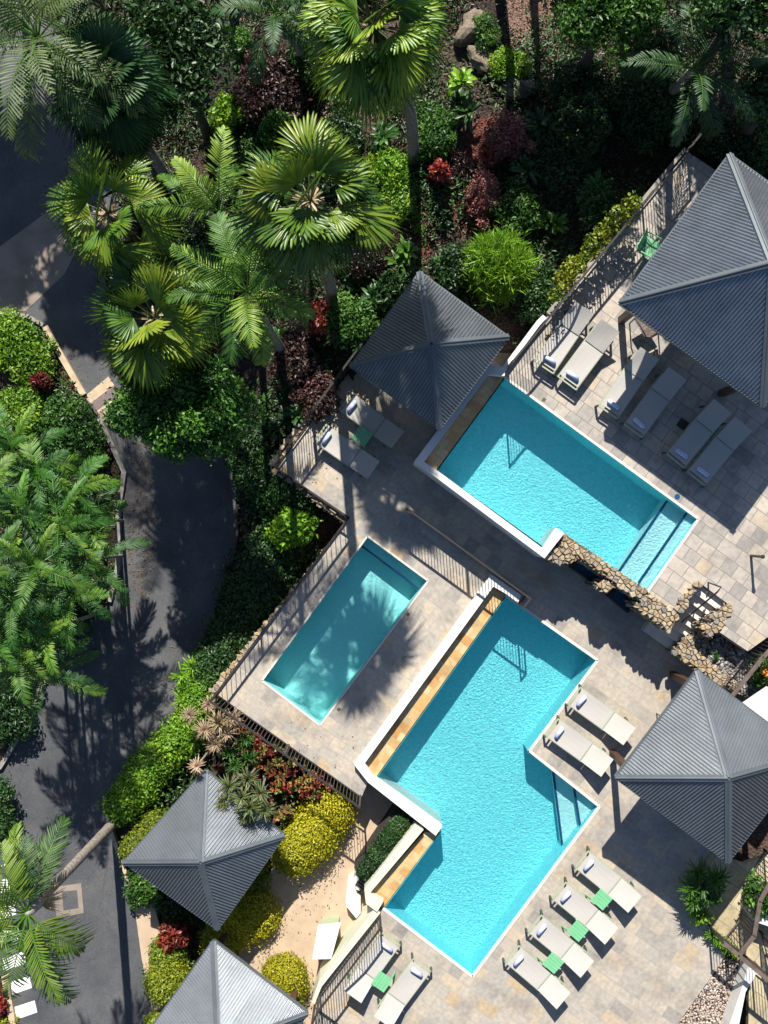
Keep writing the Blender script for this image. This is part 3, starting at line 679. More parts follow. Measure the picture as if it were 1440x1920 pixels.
# white and cream walls
def wallthing(label, poly, z, base, mat): return tag(slab('rendered_wall', poly, z, base, mat), label, 'wall')
wallthing('cream topped retaining wall beside the bottom left loungers', [(703, 1703), (713, 1712), (603, 1850), (590, 1882), (584, 1880), (597, 1842)], .15, -1.9, M['cream'])
wallthing('white kerb wall under the upper terrace fence', [(939, 692), (1006, 602), (1018, 590), (1025, 596), (1012, 610), (950, 693)], Z1+.2, -.2, M['white'])
wallthing('grey concrete kerb under the vine fence', [(1025, 585), (1284, 275), (1289, 281), (1031, 590)], Z1+.06, -.2, M['kerb_grey'])
wallthing('white wall right of the bottom pebble bed', [(1404, 1808), (1422, 1820), (1398, 1860), (1385, 1925), (1365, 1990), (1350, 1985), (1368, 1920), (1392, 1850)], .5, -1, M['white'])
wallthing('white capped pier at the right edge beside the tan pavers', [(1406, 1713), (1445, 1694), (1480, 1710), (1480, 1750), (1415, 1728)], 0.5, -1, M['white'])
sheet('pavement', [(1395, 1620), (1560, 1560), (1560, 2080), (1400, 2080), (1405, 1830), (1330, 1735), (1290, 1650), (1330, 1600)], -.25, M['tan_pavers'], .2)
struct(slab('garden_bed', [(1272, 1918), (1360, 1794), (1330, 1738), (1410, 1812), (1395, 1850), (1370, 1925), (1340, 2080), (1238, 2080)], -.03, -1, M['soil']))
pebbles('gravel', [(1272, 1918), (1360, 1796), (1405, 1818), (1390, 1855), (1368, 1925), (1340, 2000), (1225, 2000)], -.03, 5200, .015, .035, M['pebble'])
tag(slab('roof_corner', [(1398, 1322), (1445, 1290), (1530, 1340), (1490, 1400)], 1.9, 1.6, M['white']), 'pale flat roof corner at the right edge behind the gazebo', 'roof')
rf = bpy.data.objects['roof_corner']; rf.name = 'flat_roof'

# ------------------------------------------------------------------ furniture
def copy_tree(o, parent=None):
    c = o.copy(); C.objects.link(c); c.parent = parent
    for ch in [k for k in bpy.data.objects if k.parent == o]: copy_tree(ch, c)
    return c
def make_lounger():
    root = empty('sun_lounger', (0, 0, 0))
    # local x from foot to head, length 1.74, width .56
    Lf, Lh, wd, zs = 1.05, .66, .56, .34; ang = R(22)
    hz = zs+.02+Lh*math.sin(ang); hx = Lf+Lh*math.cos(ang); x0 = -(hx)/2
    bm = bmesh.new()
    n = 8
    def surf(a, b, sag):
        for lay in (0, 1):
            rows = []
            for i in range(n+1):
                t = i/n; p = a.lerp(b, t)-Vector((0, 0, .014*lay))
                rows.append([bm.verts.new(p+Vector((0, wd/2*(j/4*2-1), -sag*math.sin(math.pi*t)*(1-(j/4*2-1)**2)))) for j in range(5)])
            for i in range(n):
                for j in range(4):
                    q = (rows[i][j], rows[i+1][j], rows[i+1][j+1], rows[i][j+1]); bm.faces.new(q if lay else q[::-1])
    surf(Vector((x0, 0, zs)), Vector((x0+Lf-.015, 0, zs)), .02)
    o = from_bm('seat_sling', bm, M['sling'], root)
    bm = bmesh.new()
    surf(Vector((x0+Lf+.015, 0, zs+.01)), Vector((x0+hx, 0, hz)), .02)
    from_bm('backrest', bm, M['sling'], root)
    bm = bmesh.new()
    for s in (-1, 1):
        bar(bm, (x0-.08, s*(wd/2-.0), zs-.035), (x0+Lf+.45, s*(wd/2-.0), zs-.035), .035, .045)
    bar(bm, (x0-.07, -wd/2, zs-.02), (x0-.07, wd/2, zs-.02), .035, .04)
    bar(bm, (x0+Lf, -wd/2-.02, zs-.03), (x0+Lf, wd/2+.02, zs-.03), .03, .03)
    bar(bm, (x0+Lf+.45, -wd/2-.02, zs-.03), (x0+Lf+.45, wd/2+.02, zs-.03), .03, .03)
    from_bm('frame', bm, M['frame_green'], root)
    for x in (x0-.06, x0+Lf+.4):
        for s in (-1, 1):
            bm = bmesh.new(); bar(bm, (x, s*(wd/2+.04), 0), (x, s*(wd/2+.02), zs-.03), .045, .045); from_bm('leg', bm, M['frame_dark'], root)
    return root
lo = make_lounger()
def make_towel():
    bm = bmesh.new(); seg = 14
    bmesh.ops.create_cone(bm, cap_ends=True, segments=seg, radius1=.055, radius2=.055, depth=.34, matrix=Matrix.Rotation(R(90), 4, 'X'))
    bmesh.ops.bevel(bm, geom=[e for e in bm.edges if abs(e.verts[0].co.y-e.verts[1].co.y) < 1e-4], offset=.012, segments=2, affect='EDGES')
    bmesh.ops.create_cone(bm, cap_ends=True, segments=seg, radius1=.025, radius2=.025, depth=.36, matrix=Matrix.Translation((.0, 0, .0)) @ Matrix.Rotation(R(90), 4, 'X'))
    return from_bm('rolled_towel', bm, M['towel'], None, True)
tw = make_towel()
LNG = [  # foot, head, z, where
 ((1095, 1614), (1188, 1693), 0, 'top of the row of four, nearest the gazebo shadow', 'w'),
 ((1052, 1672), (1145, 1753), 0, 'second of the row of four below the big pool', 'w'),
 ((1007, 1734), (1099, 1815), 0, 'third of the row of four below the big pool', 'w'),
 ((964, 1792), (1055, 1873), 0, 'lowest of the row of four, nearest the pool tip', 'w'),
 ((1082, 1308), (1177, 1379), 0, 'nearer the stone stairs, of the pair between pool and gazebo', 'w'),
 ((1041, 1367), (1135, 1438), 0, 'nearer the pool steps, of the pair between pool and gazebo', 'w'),
 ((784, 1816), (722, 1910), 0, 'right of the green table by the cream wall', 'w'),
 ((728, 1770), (664, 1860), 0, 'against the dark fence on the cream wall', 'w'),
 ((661, 763), (737, 818), 0, 'touching the palm shadow beside the gazebo post, small terrace', 'b'),
 ((615, 823), (690, 874), 0, 'nearest the terrace corner fence, small terrace', 'b'),
 ((1028, 678), (1089, 585), Z1, 'beside the white kerb fence of the upper terrace', 'b'),
 ((1070, 708), (1139, 618), Z1, 'second from the white kerb fence, upper terrace', 'b'),
 ((1147, 762), (1213, 671), Z1, 'crossed by the gazebo post shadow, upper terrace', 'b'),
 ((1194, 797), (1265, 708), Z1, 'just inside the roof shade, upper terrace', 'b'),
 ((1273, 855), (1349, 767), Z1, 'in full shade next to the dark paver, upper terrace', 'b'),
 ((1312, 890), (1388, 799), Z1, 'last of the upper terrace row, farthest into the shade', 'b')]
first = True
for i, (f, h, z, lab, tc) in enumerate(LNG):
    a, b = P(*f, z+.3), P(*h, z+.5); a.z = b.z = z; d = b-a; c = (a+b)/2
    o = lo if i == 0 else copy_tree(lo)
    o.location = (c.x, c.y, z); o.rotation_euler = (0, 0, math.atan2(d.y, d.x)+random.uniform(-.03, .03)); tag(o, 'pale sling lounger, '+lab, 'sun lounger', 'sun loungers round the pools')
    t = tw if i == 0 else tw.copy()
    if i: C.objects.link(t)
    u = d.normalized(); q = c-u*.68; t.location = (q.x, q.y, z+.40); t.rotation_euler = (0, 0, math.atan2(d.y, d.x)+random.uniform(-.06, .06))
    tag(t, 'rolled towel on lounger '+lab, 'towel', 'rolled towels on loungers')
def make_table():
    root = empty('side_table', (0, 0, 0)); bm = bmesh.new()
    for k in range(5): box(bm, (0, (k-2)*.083, .42), (.42, .079, .022))
    bmesh.ops.bevel(bm, geom=bm.edges[:], offset=.004, segments=1, affect='EDGES')
    for s in (-1, 1): box(bm, (s*.15, 0, .398), (.05, .4, .02))
    from_bm('tabletop', bm, M['table_green'], root)
    for sx in (-1, 1):
        for sy in (-1, 1):
            bm = bmesh.new(); bar(bm, (sx*.25, sy*.25, 0), (sx*.18, sy*.18, .4), .045, .03); from_bm('leg', bm, M['table_green'], root)
    return root
tb = make_table()
TBL = [((1128, 1686), 0, -41, 'green slatted side table between first and second lounger of the row of four'), ((1083, 1745), 0, -41, 'green slatted side table between the middle two loungers of the row of four'),
       ((1037, 1805), 0, -41, 'green slatted side table between third and lowest lounger of the row of four'), ((716, 1840), 0, 55, 'green slatted side table between the two loungers by the cream wall'),
       ((679, 818), 0, -35, 'green slatted side table between the two loungers on the small terrace')]
for i, (p, z, a, lab) in enumerate(TBL):
    o = tb if i == 0 else copy_tree(tb); q = P(*p, z+.4); o.location = (q.x, q.y, z); o.rotation_euler = (0, 0, R(a)); tag(o, lab, 'side table', 'green side tables')
def make_chair(label, p, z, rz, m1, m2):
    root = empty('armchair', P(*p, z), rz, label, 'chair')
    bm = bmesh.new()
    for k in range(6): box(bm, (0, -.22+k*.085, .42-k*.004), (.46, .078, .02))
    from_bm('seat', bm, m1, root)
    bm = bmesh.new()
    for k in range(6): box(bm, (-.2+k*.08, .27+.05, .68), (.07, .02, .5), 0, R(-14))
    from_bm('backrest', bm, m1, root)
    for s in (-1, 1):
        bm = bmesh.new(); tube(bm, [(s*.26, -.24, 0), (s*.26, -.25, .6), (s*.26, -.18, .65), (s*.26, .2, .65), (s*.26, .3, .6), (s*.26, .3, 0)], .018, 8); from_bm('armrest', bm, m2, root, True)
    return root
make_chair('mint green slatted armchair half under the largest gazebo roof', (1213, 475), Z1, R(60), M['table_green'], M['table_green'])
make_chair('grey armchair in the sun at the corner of the largest gazebo', (1206, 612), Z1, R(-150), M['metal_bronze'], M['metal_dark'])
make_chair('dark armchair peeking out under the gazebo eave near the pair of loungers', (1255, 1345), 0, R(-60), M['metal_bronze'], M['metal_dark'])
make_chair('dark armchair under the gazebo eave behind the upper of the pair of loungers', (1228, 1392), 0, R(-60), M['metal_bronze'], M['metal_dark'])
# small covers on the paving
def disc(label, p, z, r, sq=False, mat=M['metal_bronze']):
    bm = bmesh.new(); bmesh.ops.create_cone(bm, cap_ends=True, segments=4 if sq else 24, radius1=r, radius2=r*.97, depth=.012, matrix=Matrix.Rotation(R(45)-TILT*0+R(-35.5)*sq, 4, 'Z'))
    bmesh.ops.create_cone(bm, cap_ends=True, segments=4 if sq else 24, radius1=r*.7, radius2=r*.68, depth=.018, matrix=Matrix.Rotation(R(45)+R(-35.5)*sq, 4, 'Z'))
    o = from_bm('skimmer_lid', bm, mat); o.location = P(*p, z+.006); tag(o, label, 'drain lid')
disc('round grey lid in the paving right of the small pool', (759, 1235), 0, .075, mat=M['kerb_grey'])
disc('small square lid near the top right corner of the small pool', (765, 1152), 0, .06, True)
disc('small square lid near the lowest corner of the small pool', (635, 1330), 0, .06, True)
disc('small square lid near the top corner of the upper pool', (1020, 749), Z1, .06, True)
disc('dark blue disc near the step end of the upper pool', (1270, 931), Z1, .07, mat=M['nosing'])
disc('dark square grate in the shade between loungers', (1280, 795), Z1, .17, True, M['metal_dark'])
# bollard
bl = empty('bollard', P(1408, 1042, Z1), 0, 'slim dark bollard on sunlit paving near the stairs', 'bollard')
bm = bmesh.new(); tube(bm, [(0, 0, 0), (0, 0, .8)], .035, 12); bo = from_bm('shaft', bm, M['metal_dark'], bl)
bm = bmesh.new(); tube(bm, [(0, 0, .8), (0, 0, .86)], .05, 12); from_bm('cap', bm, M['metal_dark'], bl)
# service cabinet and pump housing on the lower path
cb = empty('service_cart', P(610, 1768, -1.15), 0, 'white lidded service cart on the tan path below the cream wall', 'cart')
adopt(cb, slab('lid', [(596, 1736), (639, 1731), (621, 1798), (585, 1799)], -.3, -.38, M['white']), slab('body', [(600, 1741), (634, 1737), (619, 1793), (591, 1794)], -.38, -1.15, M['frame_green']))
ph = empty('pump_housing', P(672, 1660, -1.15), 0, 'white rounded pump housing with dark louvred grille beside the cream wall', 'pump housing')
adopt(ph, slab('casing', [(668, 1632), (675, 1618), (685, 1612), (694, 1618), (697, 1632), (690, 1648), (674, 1670), (668, 1668), (664, 1655)], -.65, -1.15, M['white']),
      slab('deck', [(652, 1650), (664, 1640), (667, 1668), (676, 1680), (676, 1712), (668, 1722), (650, 1700), (648, 1690)], -.8, -1.15, M['white']))
bm = bmesh.new()
for k in range(7):
    a = P(682+1.5, 1628, -.62).lerp(P(667, 1657, -.62), k/6); b = P(697, 1638, -.62).lerp(P(682, 1667, -.62), k/6); bar(bm, a, b, .05, .03)
adopt(ph, from_bm('grille', bm, M['metal_dark']))

# ------------------------------------------------------------------ palms
def zt(px, py, guess=0.0):
    z = guess
    for _ in range(4): q = P(px, py, z); z = float(gz(np.array(q.x), np.array(q.y)))
    return z
def trunk_mesh(a, b, r0, r1, bend, mat, seg=10, rings=22):
    a = Vector(a); b = Vector(b); pts, rad = [], []
    for i in range(rings+1):
        t = i/rings; p = a.lerp(b, t)+Vector(bend)*math.sin(math.pi*t); pts.append(p); rad.append((r0+(r1-r0)*t)*(1+(.06 if i % 2 else 0))*(1+.5*max(0, .08-t)/.08))
    bm = bmesh.new(); tube(bm, pts, rad, seg); return from_bm('trunk', bm, mat, smooth=True)
def fan_crown(n, Rf, pet, mat, seed, droop0=-.15, droop1=1.25):
    r = np.random.default_rng(seed); parts = []
    bm = bmesh.new()
    for i in range(n):
        f = i/(n-1); a = i*2.39996+r.uniform(-.25, .25); el = 1.3-1.85*f**.8+r.uniform(-.3, .3)   # elevation of petiole
        hd = np.array([math.cos(a), math.sin(a), 0]); up_ = np.array([0, 0, 1.0])
        pd = hd*math.cos(el)+up_*math.sin(el); pl = pet*r.uniform(.75, 1.35)
        h = pd*pl+np.array([0, 0, -.1*pl*f]); 
        tube(bm, [(0, 0, 0), tuple(h*.5+np.array([0, 0, .04])), tuple(h)], [.022, .016, .012], 5)
        e2 = el-.35-.25*f; ax = hd*math.cos(e2)+up_*math.sin(e2); sd = np.cross(up_, hd); nr = np.cross(ax, sd); nr = nr if nr[2] > 0 else -nr
        tw_ = r.uniform(-.8, .8); sd, nr = sd*math.cos(tw_)+nr*math.sin(tw_), nr*math.cos(tw_)-sd*math.sin(tw_)
        k = 26; th = np.linspace(-1.5, 1.5, k)+r.normal(0, .015, k); Rl = Rf*r.uniform(.75, 1.15)
        k = len(th); d = np.cos(th)[:, None]*ax + np.sin(th)[:, None]*sd + nr*.16*np.cos(th*1.0)[:, None]
        Ln = Rl*(1-.2*np.abs(th/1.5)**2)*r.uniform(.93, 1.07, k)
        dr = r.uniform(.1, .3)+.35*f
        v, t = blades(np.repeat(h[None], k, 0), d, np.repeat(nr[None], k, 0), Ln, np.full(k, Rl*.078), np.full(k, dr)*r.uniform(.7, 1.3, k), .55, (.12, .9, .72, 0))
        parts.append((v, t, np.clip(r.beta(1.3, 1.0)*(1.1-.35*f), 0, 1)))
    v, t = merge(parts); return np_mesh('crown', v, t), bm
def fan_palm(label, px, py, z, Rf, pet, n, mat, seed, base=None, bend=(0, 0, 0), dead=True):
    c = P(px, py, z)
    b = P(*base, zt(*base)) if base else Vector((c.x, c.y, float(gz(np.array(c.x), np.array(c.y)))))
    root = empty('fan_palm', b, 0, label, 'palm tree')
    me, bm = fan_crown(n, Rf, pet, mat, seed); cr = link('crown', me, mat); cr.location = c
    ps = from_bm('petioles', bm, G['olive']); ps.location = c
    tr = trunk_mesh(b-Vector((0, 0, .1)), c, .15, .11, bend, M['trunk'])
    objs = [cr, ps, tr]
    # fibre and flower stalks in the heart
    r = np.random.default_rng(seed+5); k = 26; a = r.uniform(0, 6.3, k); e = r.uniform(-.2, 1.2, k)
    d = np.stack([np.cos(a)*np.cos(e), np.sin(a)*np.cos(e), np.sin(e)], 1)
    v, t = blades(np.zeros((k, 3)), d, np.tile([0, 0, 1.0], (k, 1))+.01, r.uniform(.25, .5, k), np.full(k, .05), r.uniform(.1, .6, k))
    hh = link('flower_stalks', np_mesh('flower_stalks', v, t), G['blush']); hh.location = c+Vector((0, 0, .05)); objs.append(hh)
    k = 5; dp = []
    for q in range(k):
        a_ = r.uniform(0, 6.3); hd = np.array([math.cos(a_), math.sin(a_), 0]); h = hd*pet*.7+np.array([0, 0, -.45]); th = np.linspace(-1.1, 1.1, 18)
        sd = np.array([-hd[1], hd[0], 0]); dd = np.cos(th)[:, None]*(hd*.6+np.array([0, 0, -.8]))+np.sin(th)[:, None]*sd
        dp.append(blades(np.repeat(h[None], 18, 0), dd, np.repeat((hd*.8+np.array([0, 0, .6]))[None], 18, 0), Rf*.85*r.uniform(.7, 1.1, 18), np.full(18, .05), np.full(18, .2), .6))
    v, t = merge(dp); sk = link('dead_fronds', np_mesh('dead_fronds', v, t), G['dry']); sk.location = c; objs.append(sk)
    adopt(root, *objs); return root
def feather_crown(n, Lf, mat, seed, elmax=1.35, elmin=-.1, lw=.036, ll=.42, arch=1.0, az=None, dense=1):
    r = np.random.default_rng(seed); parts = []; bm = bmesh.new()
    for i in range(n):
        f = i/max(1, n-1); a = (i*2.39996+r.uniform(-.3, .3)) if az is None else az[i % len(az)]+r.uniform(-.12, .12)
        el = elmax+(elmin-elmax)*f+r.uniform(-.12, .12); L_ = Lf*r.uniform(.85, 1.1)
        hd = np.array([math.cos(a), math.sin(a), 0.]); K = 34; ts = np.linspace(0, 1, K)
        ang = el-arch*(.25+.95*ts)*ts; side = r.uniform(-.35, .35)
        dx = np.cos(ang); dz = np.sin(ang); st_ = L_/K
        X_ = np.cumsum(dx)*st_; Z_ = np.cumsum(dz)*st_; perp = np.array([-hd[1], hd[0], 0.])
        P_ = X_[:, None]*hd + Z_[:, None]*np.array([0, 0, 1.]) + (side*ts**2*L_*.4)[:, None]*perp
        tg = np.gradient(P_, axis=0); tg = norm(tg)
        tube(bm, [tuple(P_[q]) for q in range(0, K, 4)], [.02*(1-.8*q/K) for q in range(0, K, 4)], 5)
        roll = r.uniform(-.5, .5); tone = r.beta(1, 1)*(1-.3*f); dl = r.random()*.6+.5*f; lf = r.uniform(.8, 1.2)
        for s in (-1, 1):
            sel = ts > .14; Pn, tn, tt = P_[sel], tg[sel], ts[sel]; k = len(tt)
            for half in range(dense):
                if half: Pn = Pn+tn*st_*.5
                sd = norm(np.cross(tn, np.tile([0, 0, 1.], (k, 1)))+1e-6)*s; nr = norm(np.cross(sd, tn)); nr = np.where(nr[:, 2:3] < 0, -nr, nr)
                sd = sd*math.cos(roll)+nr*math.sin(roll)*s
                d = sd*.85+tn*(.45+.5*tt[:, None])+nr*(.25+r.normal(0, .06, k))[:, None]
                Ln = lf*ll*np.sin(np.pi*np.clip(.16+.8*tt, 0, 1))**.7*r.uniform(.75, 1.15, k)*(r.random(k) > .06)+.02
                parts.append((*blades(Pn, d, nr, Ln, np.full(k, lw), np.full(k, .2+.5*dl)*r.uniform(.5, 1.5, k), .35), tone))
    v, t = merge(parts); return np_mesh('crown', v, t), bm
def feather_palm(label, px, py, z, Lf, n, mat, seed, base=None, tr=(.13, .08), bend=(0, 0, 0), name='feather_palm', group=None, shaft=False, **kw):
    c = P(px, py, z); b = P(*base, zt(*base)) if base else Vector((c.x, c.y, float(gz(np.array(c.x), np.array(c.y)))))
    root = empty(name, b, 0, label, 'palm tree', group)
    me, bm = feather_crown(n, Lf, mat, seed, **kw); cr = link('crown', me, mat); cr.location = c
    ps = from_bm('midribs', bm, G['lime']); ps.location = c
    objs = [cr, ps, trunk_mesh(b-Vector((0, 0, .1)), c-Vector((0, 0, .05)), tr[0], tr[1], bend, M['trunk'])]
    if shaft:
        bm = bmesh.new(); d = (c-b).normalized(); tube(bm, [c-d*.75, c-d*.6, c-d*.2, c+d*.05], [.11, .14, .11, .05], 12); objs.append(from_bm('crownshaft', bm, M['kerb_grey'], smooth=True))
        r = np.random.default_rng(seed+1); k = 40; a = r.uniform(-1.2, .9, k); dd = np.stack([np.cos(a), np.sin(a), r.uniform(-.3, .2, k)], 1)
        v, t = blades(np.zeros((k, 3)), dd, np.tile([0, 0, 1.], (k, 1)), r.uniform(.3, .55, k), np.full(k, .035), np.full(k, .6))
        fl = link('flower_spray', np_mesh('flower_spray', v, t), G['blush']); fl.location = c-d*.75; objs.append(fl)
    adopt(root, *objs); return root
fan_palm('fan palm whose crown is cut by the top edge of the photo', 700, 50, 8.0, 1.0, .7, 46, G['fan'], 11, base=(775, 304), bend=(.25, .1, 0))
fan_palm('broad fan palm left of the corrugated gazebo, over the dark planting', 582, 378, 8.6, 1.0, .68, 26, G['fan'], 12)
fan_palm('fan palm over the edge of the shaded road, left of the feather palms', 205, 402, 5.6, .95, .68, 24, G['fan'], 13)
fan_palm('fan palm directly above the broadleaf tree beside the road', 290, 597, 4.8, 1.05, .7, 26, G['fan'], 14)
fan_palm('dark shaded fan palm in the upper left corner', 195, 150, 6.0, .95, .6, 34, G['fan_old'], 15)
feather_palm('pale feathery palm hanging into the top left corner', 72, 72, 6.8, 2.3, 22, G['coco'], 21, elmin=-.7, ll=.55)
feather_palm('feather palm with upright bright fronds between two fan palms', 412, 398, 5.2, 1.75, 9, G['feather'], 22, elmax=1.1, elmin=.0, ll=.42, lw=.04, az=[2.3, 1.45, 3.05, 4.9, 2.75, .3, 5.6])
feather_palm('large feather palm with drooping fronds left of the gazebo', 462, 548, 7.0, 1.8, 16, G['feather'], 23, elmin=-.5, ll=.46)
feather_palm('slim palm half hidden at the top edge left of the cut crown', 515, 25, 5.5, 1.4, 9, G['fan_old'], 24, base=(572, 112), tr=(.09, .06), ll=.35)
feather_palm('leaning-looking palm with bare grey trunk at the lower left over the road', 52, 1712, 5.6, 2.0, 20, G['feather'], 25, base=(218, 1538), tr=(.14, .10), shaft=True, elmax=.8, elmin=-.5, ll=.55, az=[1.95, -.8, 3.1, 2.5, -2.2, -1.6, 1.6, -1.15, 3.8, 1.3, -1.4])
feather_palm('dark arching palm in the shade of the top right corner', 1300, 130, 4.5, 1.9, 12, G['fan_old'], 26, elmin=-.3, ll=.4, base=(1250, 180))
CL = [(70, 890, 3.4, 'topmost of the clump'), (25, 850, 3.0, 'at the left edge just below the lime shrubs'), (140, 915, 2.8, 'nearest the kerb bend'), (165, 975, 1.9, 'leaning towards the grey kerb'), (35, 965, 3.9, 'at the left edge, upper middle of the clump'),
      (110, 985, 3.7, 'in the upper middle of the clump'), (160, 1050, 2.0, 'leaning out over the road kerb'), (70, 1060, 4.2, 'highest, in the clump centre'), (135, 1110, 3.2, 'with fronds over the shaded road'), (25, 1130, 3.9, 'at the left edge, lower middle of the clump'),
      (90, 1180, 3.5, 'low right of the clump'), (35, 1230, 3.2, 'near the foot of the clump'), (85, 1262, 2.7, 'lowest in the clump'), (-20, 930, 4, 'cut by the left edge near the clump top'), (-15, 1060, 4, 'cut by the left edge at mid clump'), (-15, 1190, 3.6, 'cut by the left edge near the clump foot')]
for i, (x, y, z, l) in enumerate(CL):
    r_ = np.random.default_rng(900+i)
    feather_palm('golden cane palm left of the road, '+l, x, y, z, r_.uniform(1.05, 1.6), int(r_.integers(8, 13)), G['cane'], 40+i, name='cane_palm', tr=(.05, .04), ll=r_.uniform(.24, .34), lw=.03, elmin=r_.uniform(-.6, .1), elmax=r_.uniform(1.0, 1.5), group='clump of cane palms left of the road', arch=r_.uniform(.7, 1.5))

# ------------------------------------------------------------------ shrubs, hedges, trees
def foliage_obj(name, v, t, mat, label, cat, group=None):
    return tag(link(name, np_mesh(name, v, t), mat), label, cat, group)
def shrub(label, px, py, rx, ry, h, mat, leaf=.09, aspect=.5, k=7, cover=1.5, name='shrub', cat='shrub', group=None, z=None, rot=0, jit=.55):
    zb = zt(px, py) if z is None else z; c = P(px, py, zb+h*.6); s = (H-zb)/F; rx, ry = rx*s, ry*s
    L_ = lumps_for(0, 0, h*.45, rx, ry, h*.62, k, rot); L_.append(((0, 0, h*.35), (rx*.75, ry*.75, h*.4)))
    for q in range(4):
        a_ = rng.uniform(0, 6.3); f_ = rng.uniform(.85, 1.25); r_ = rng.uniform(.18, .34)*min(rx, ry); L_.append(((rx*f_*math.cos(a_), ry*f_*math.sin(a_), h*rng.uniform(.2, .7)), (r_, r_, r_*.8)))
    v, t = lump_leaves(L_, leaf, aspect, cover, jit=jit)
    o = foliage_obj(name, v, t, mat, label, cat, group); o.location = (c.x, c.y, zb); return o
def hedge(label, pts, wpx, h, zb, mat, leaf=.06, cover=1.7, name='hedge', jit=.5, group=None, aspect=.55):
    L_ = []
    for i in range(len(pts)-1):
        a, b = P(*pts[i], zb), P(*pts[i+1], zb); wd = (wpx[i] if isinstance(wpx, list) else wpx)*(H-zb)/F/2; n = max(2, int((b-a).length/(wd*.55)))
        for k in range(n):
            p = a.lerp(b, k/n); L_.append(((p.x+random.uniform(-.06, .06), p.y+random.uniform(-.06, .06), zb+h*.52), (wd*random.uniform(.9, 1.08), wd*random.uniform(.9, 1.08), h*.5)))
    v, t = lump_leaves(L_, leaf, aspect, cover, zmin=-.6, inner=.2, jit=jit)
    o0 = Vector(L_[0][0]); v = v-np.array([o0.x, o0.y, zb]); o = foliage_obj(name, v, t, mat, label, 'hedge', group); o.location = (o0.x, o0.y, zb); return o
def tree(label, px, py, ztop, rx, ry, hh, mat, leaf, k, cover, aspect=.5, zb=None, mt=M['trunk_dark'], sparse=0):
    zc = ztop-hh; c = P(px, py, ztop-hh*.5); s = (H-ztop)/F; rx, ry = rx*s, ry*s; zb = float(gz(np.array(c.x), np.array(c.y))) if zb is None else zb
    root = empty('broadleaf_tree', (c.x, c.y, zb), 0, label, 'tree')
    L_ = lumps_for(0, 0, 0, rx, ry, hh*.6, k)
    L_ = [(a, tuple(q*rng.uniform(.45, .8) for q in r_)) for a, r_ in L_]
    v, t = lump_leaves(L_, leaf, aspect, cover, zmin=-.5, inner=.4, jit=.6); cr = link('crown', np_mesh('crown', v, t), mat); cr.location = (c.x, c.y, ztop-hh*.55)
    bm = bmesh.new(); top_ = Vector((c.x, c.y, ztop-hh*.7)); tube(bm, [Vector((c.x, c.y, zb-.1)), top_.lerp(Vector((c.x, c.y, zb)), .5)+Vector((.1, .05, 0)), top_], [.16, .12, .08], 8)
    for a, _ in L_[:14]:
        q = Vector((c.x, c.y, ztop-hh*.55))+Vector(a); tube(bm, [top_-Vector((0, 0, .3)), (top_+q)/2+Vector((0, 0, .1)), q], [.06, .035, .012], 5)
    adopt(root, cr, from_bm('trunk', bm, mt, smooth=True)); return root
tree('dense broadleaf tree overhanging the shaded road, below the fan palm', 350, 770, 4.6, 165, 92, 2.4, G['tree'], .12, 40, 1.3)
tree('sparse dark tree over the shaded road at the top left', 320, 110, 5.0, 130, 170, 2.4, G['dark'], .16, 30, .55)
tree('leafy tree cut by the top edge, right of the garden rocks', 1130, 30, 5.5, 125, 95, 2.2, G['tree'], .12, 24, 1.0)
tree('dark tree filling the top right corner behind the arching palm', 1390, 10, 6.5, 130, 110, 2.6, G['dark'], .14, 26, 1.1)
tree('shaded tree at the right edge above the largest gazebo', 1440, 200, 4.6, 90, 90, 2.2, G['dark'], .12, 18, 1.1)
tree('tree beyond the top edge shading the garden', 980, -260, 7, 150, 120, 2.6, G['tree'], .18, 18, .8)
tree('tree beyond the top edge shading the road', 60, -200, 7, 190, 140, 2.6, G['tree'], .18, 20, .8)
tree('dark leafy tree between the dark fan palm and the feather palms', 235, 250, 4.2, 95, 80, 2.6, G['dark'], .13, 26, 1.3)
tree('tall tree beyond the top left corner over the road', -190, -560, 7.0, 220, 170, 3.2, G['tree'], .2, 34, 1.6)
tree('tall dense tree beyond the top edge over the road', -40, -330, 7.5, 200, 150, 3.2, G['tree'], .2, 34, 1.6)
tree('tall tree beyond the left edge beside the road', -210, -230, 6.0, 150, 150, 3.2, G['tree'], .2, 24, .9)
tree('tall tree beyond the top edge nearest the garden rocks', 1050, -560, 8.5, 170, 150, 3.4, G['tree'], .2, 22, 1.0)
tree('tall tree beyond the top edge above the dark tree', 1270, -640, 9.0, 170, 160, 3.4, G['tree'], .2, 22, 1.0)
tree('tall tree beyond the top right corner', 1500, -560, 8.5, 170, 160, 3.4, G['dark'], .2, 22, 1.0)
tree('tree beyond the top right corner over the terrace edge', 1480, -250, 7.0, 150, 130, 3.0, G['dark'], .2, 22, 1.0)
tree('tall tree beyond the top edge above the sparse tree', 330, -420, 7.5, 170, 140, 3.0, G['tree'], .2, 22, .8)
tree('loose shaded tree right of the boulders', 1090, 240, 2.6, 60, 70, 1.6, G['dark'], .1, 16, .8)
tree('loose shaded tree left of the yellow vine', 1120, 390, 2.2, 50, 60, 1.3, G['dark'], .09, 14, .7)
tree('loose shaded tree in front of the arching palm', 1210, 110, 3.4, 70, 70, 1.8, G['dark'], .11, 18, .9)
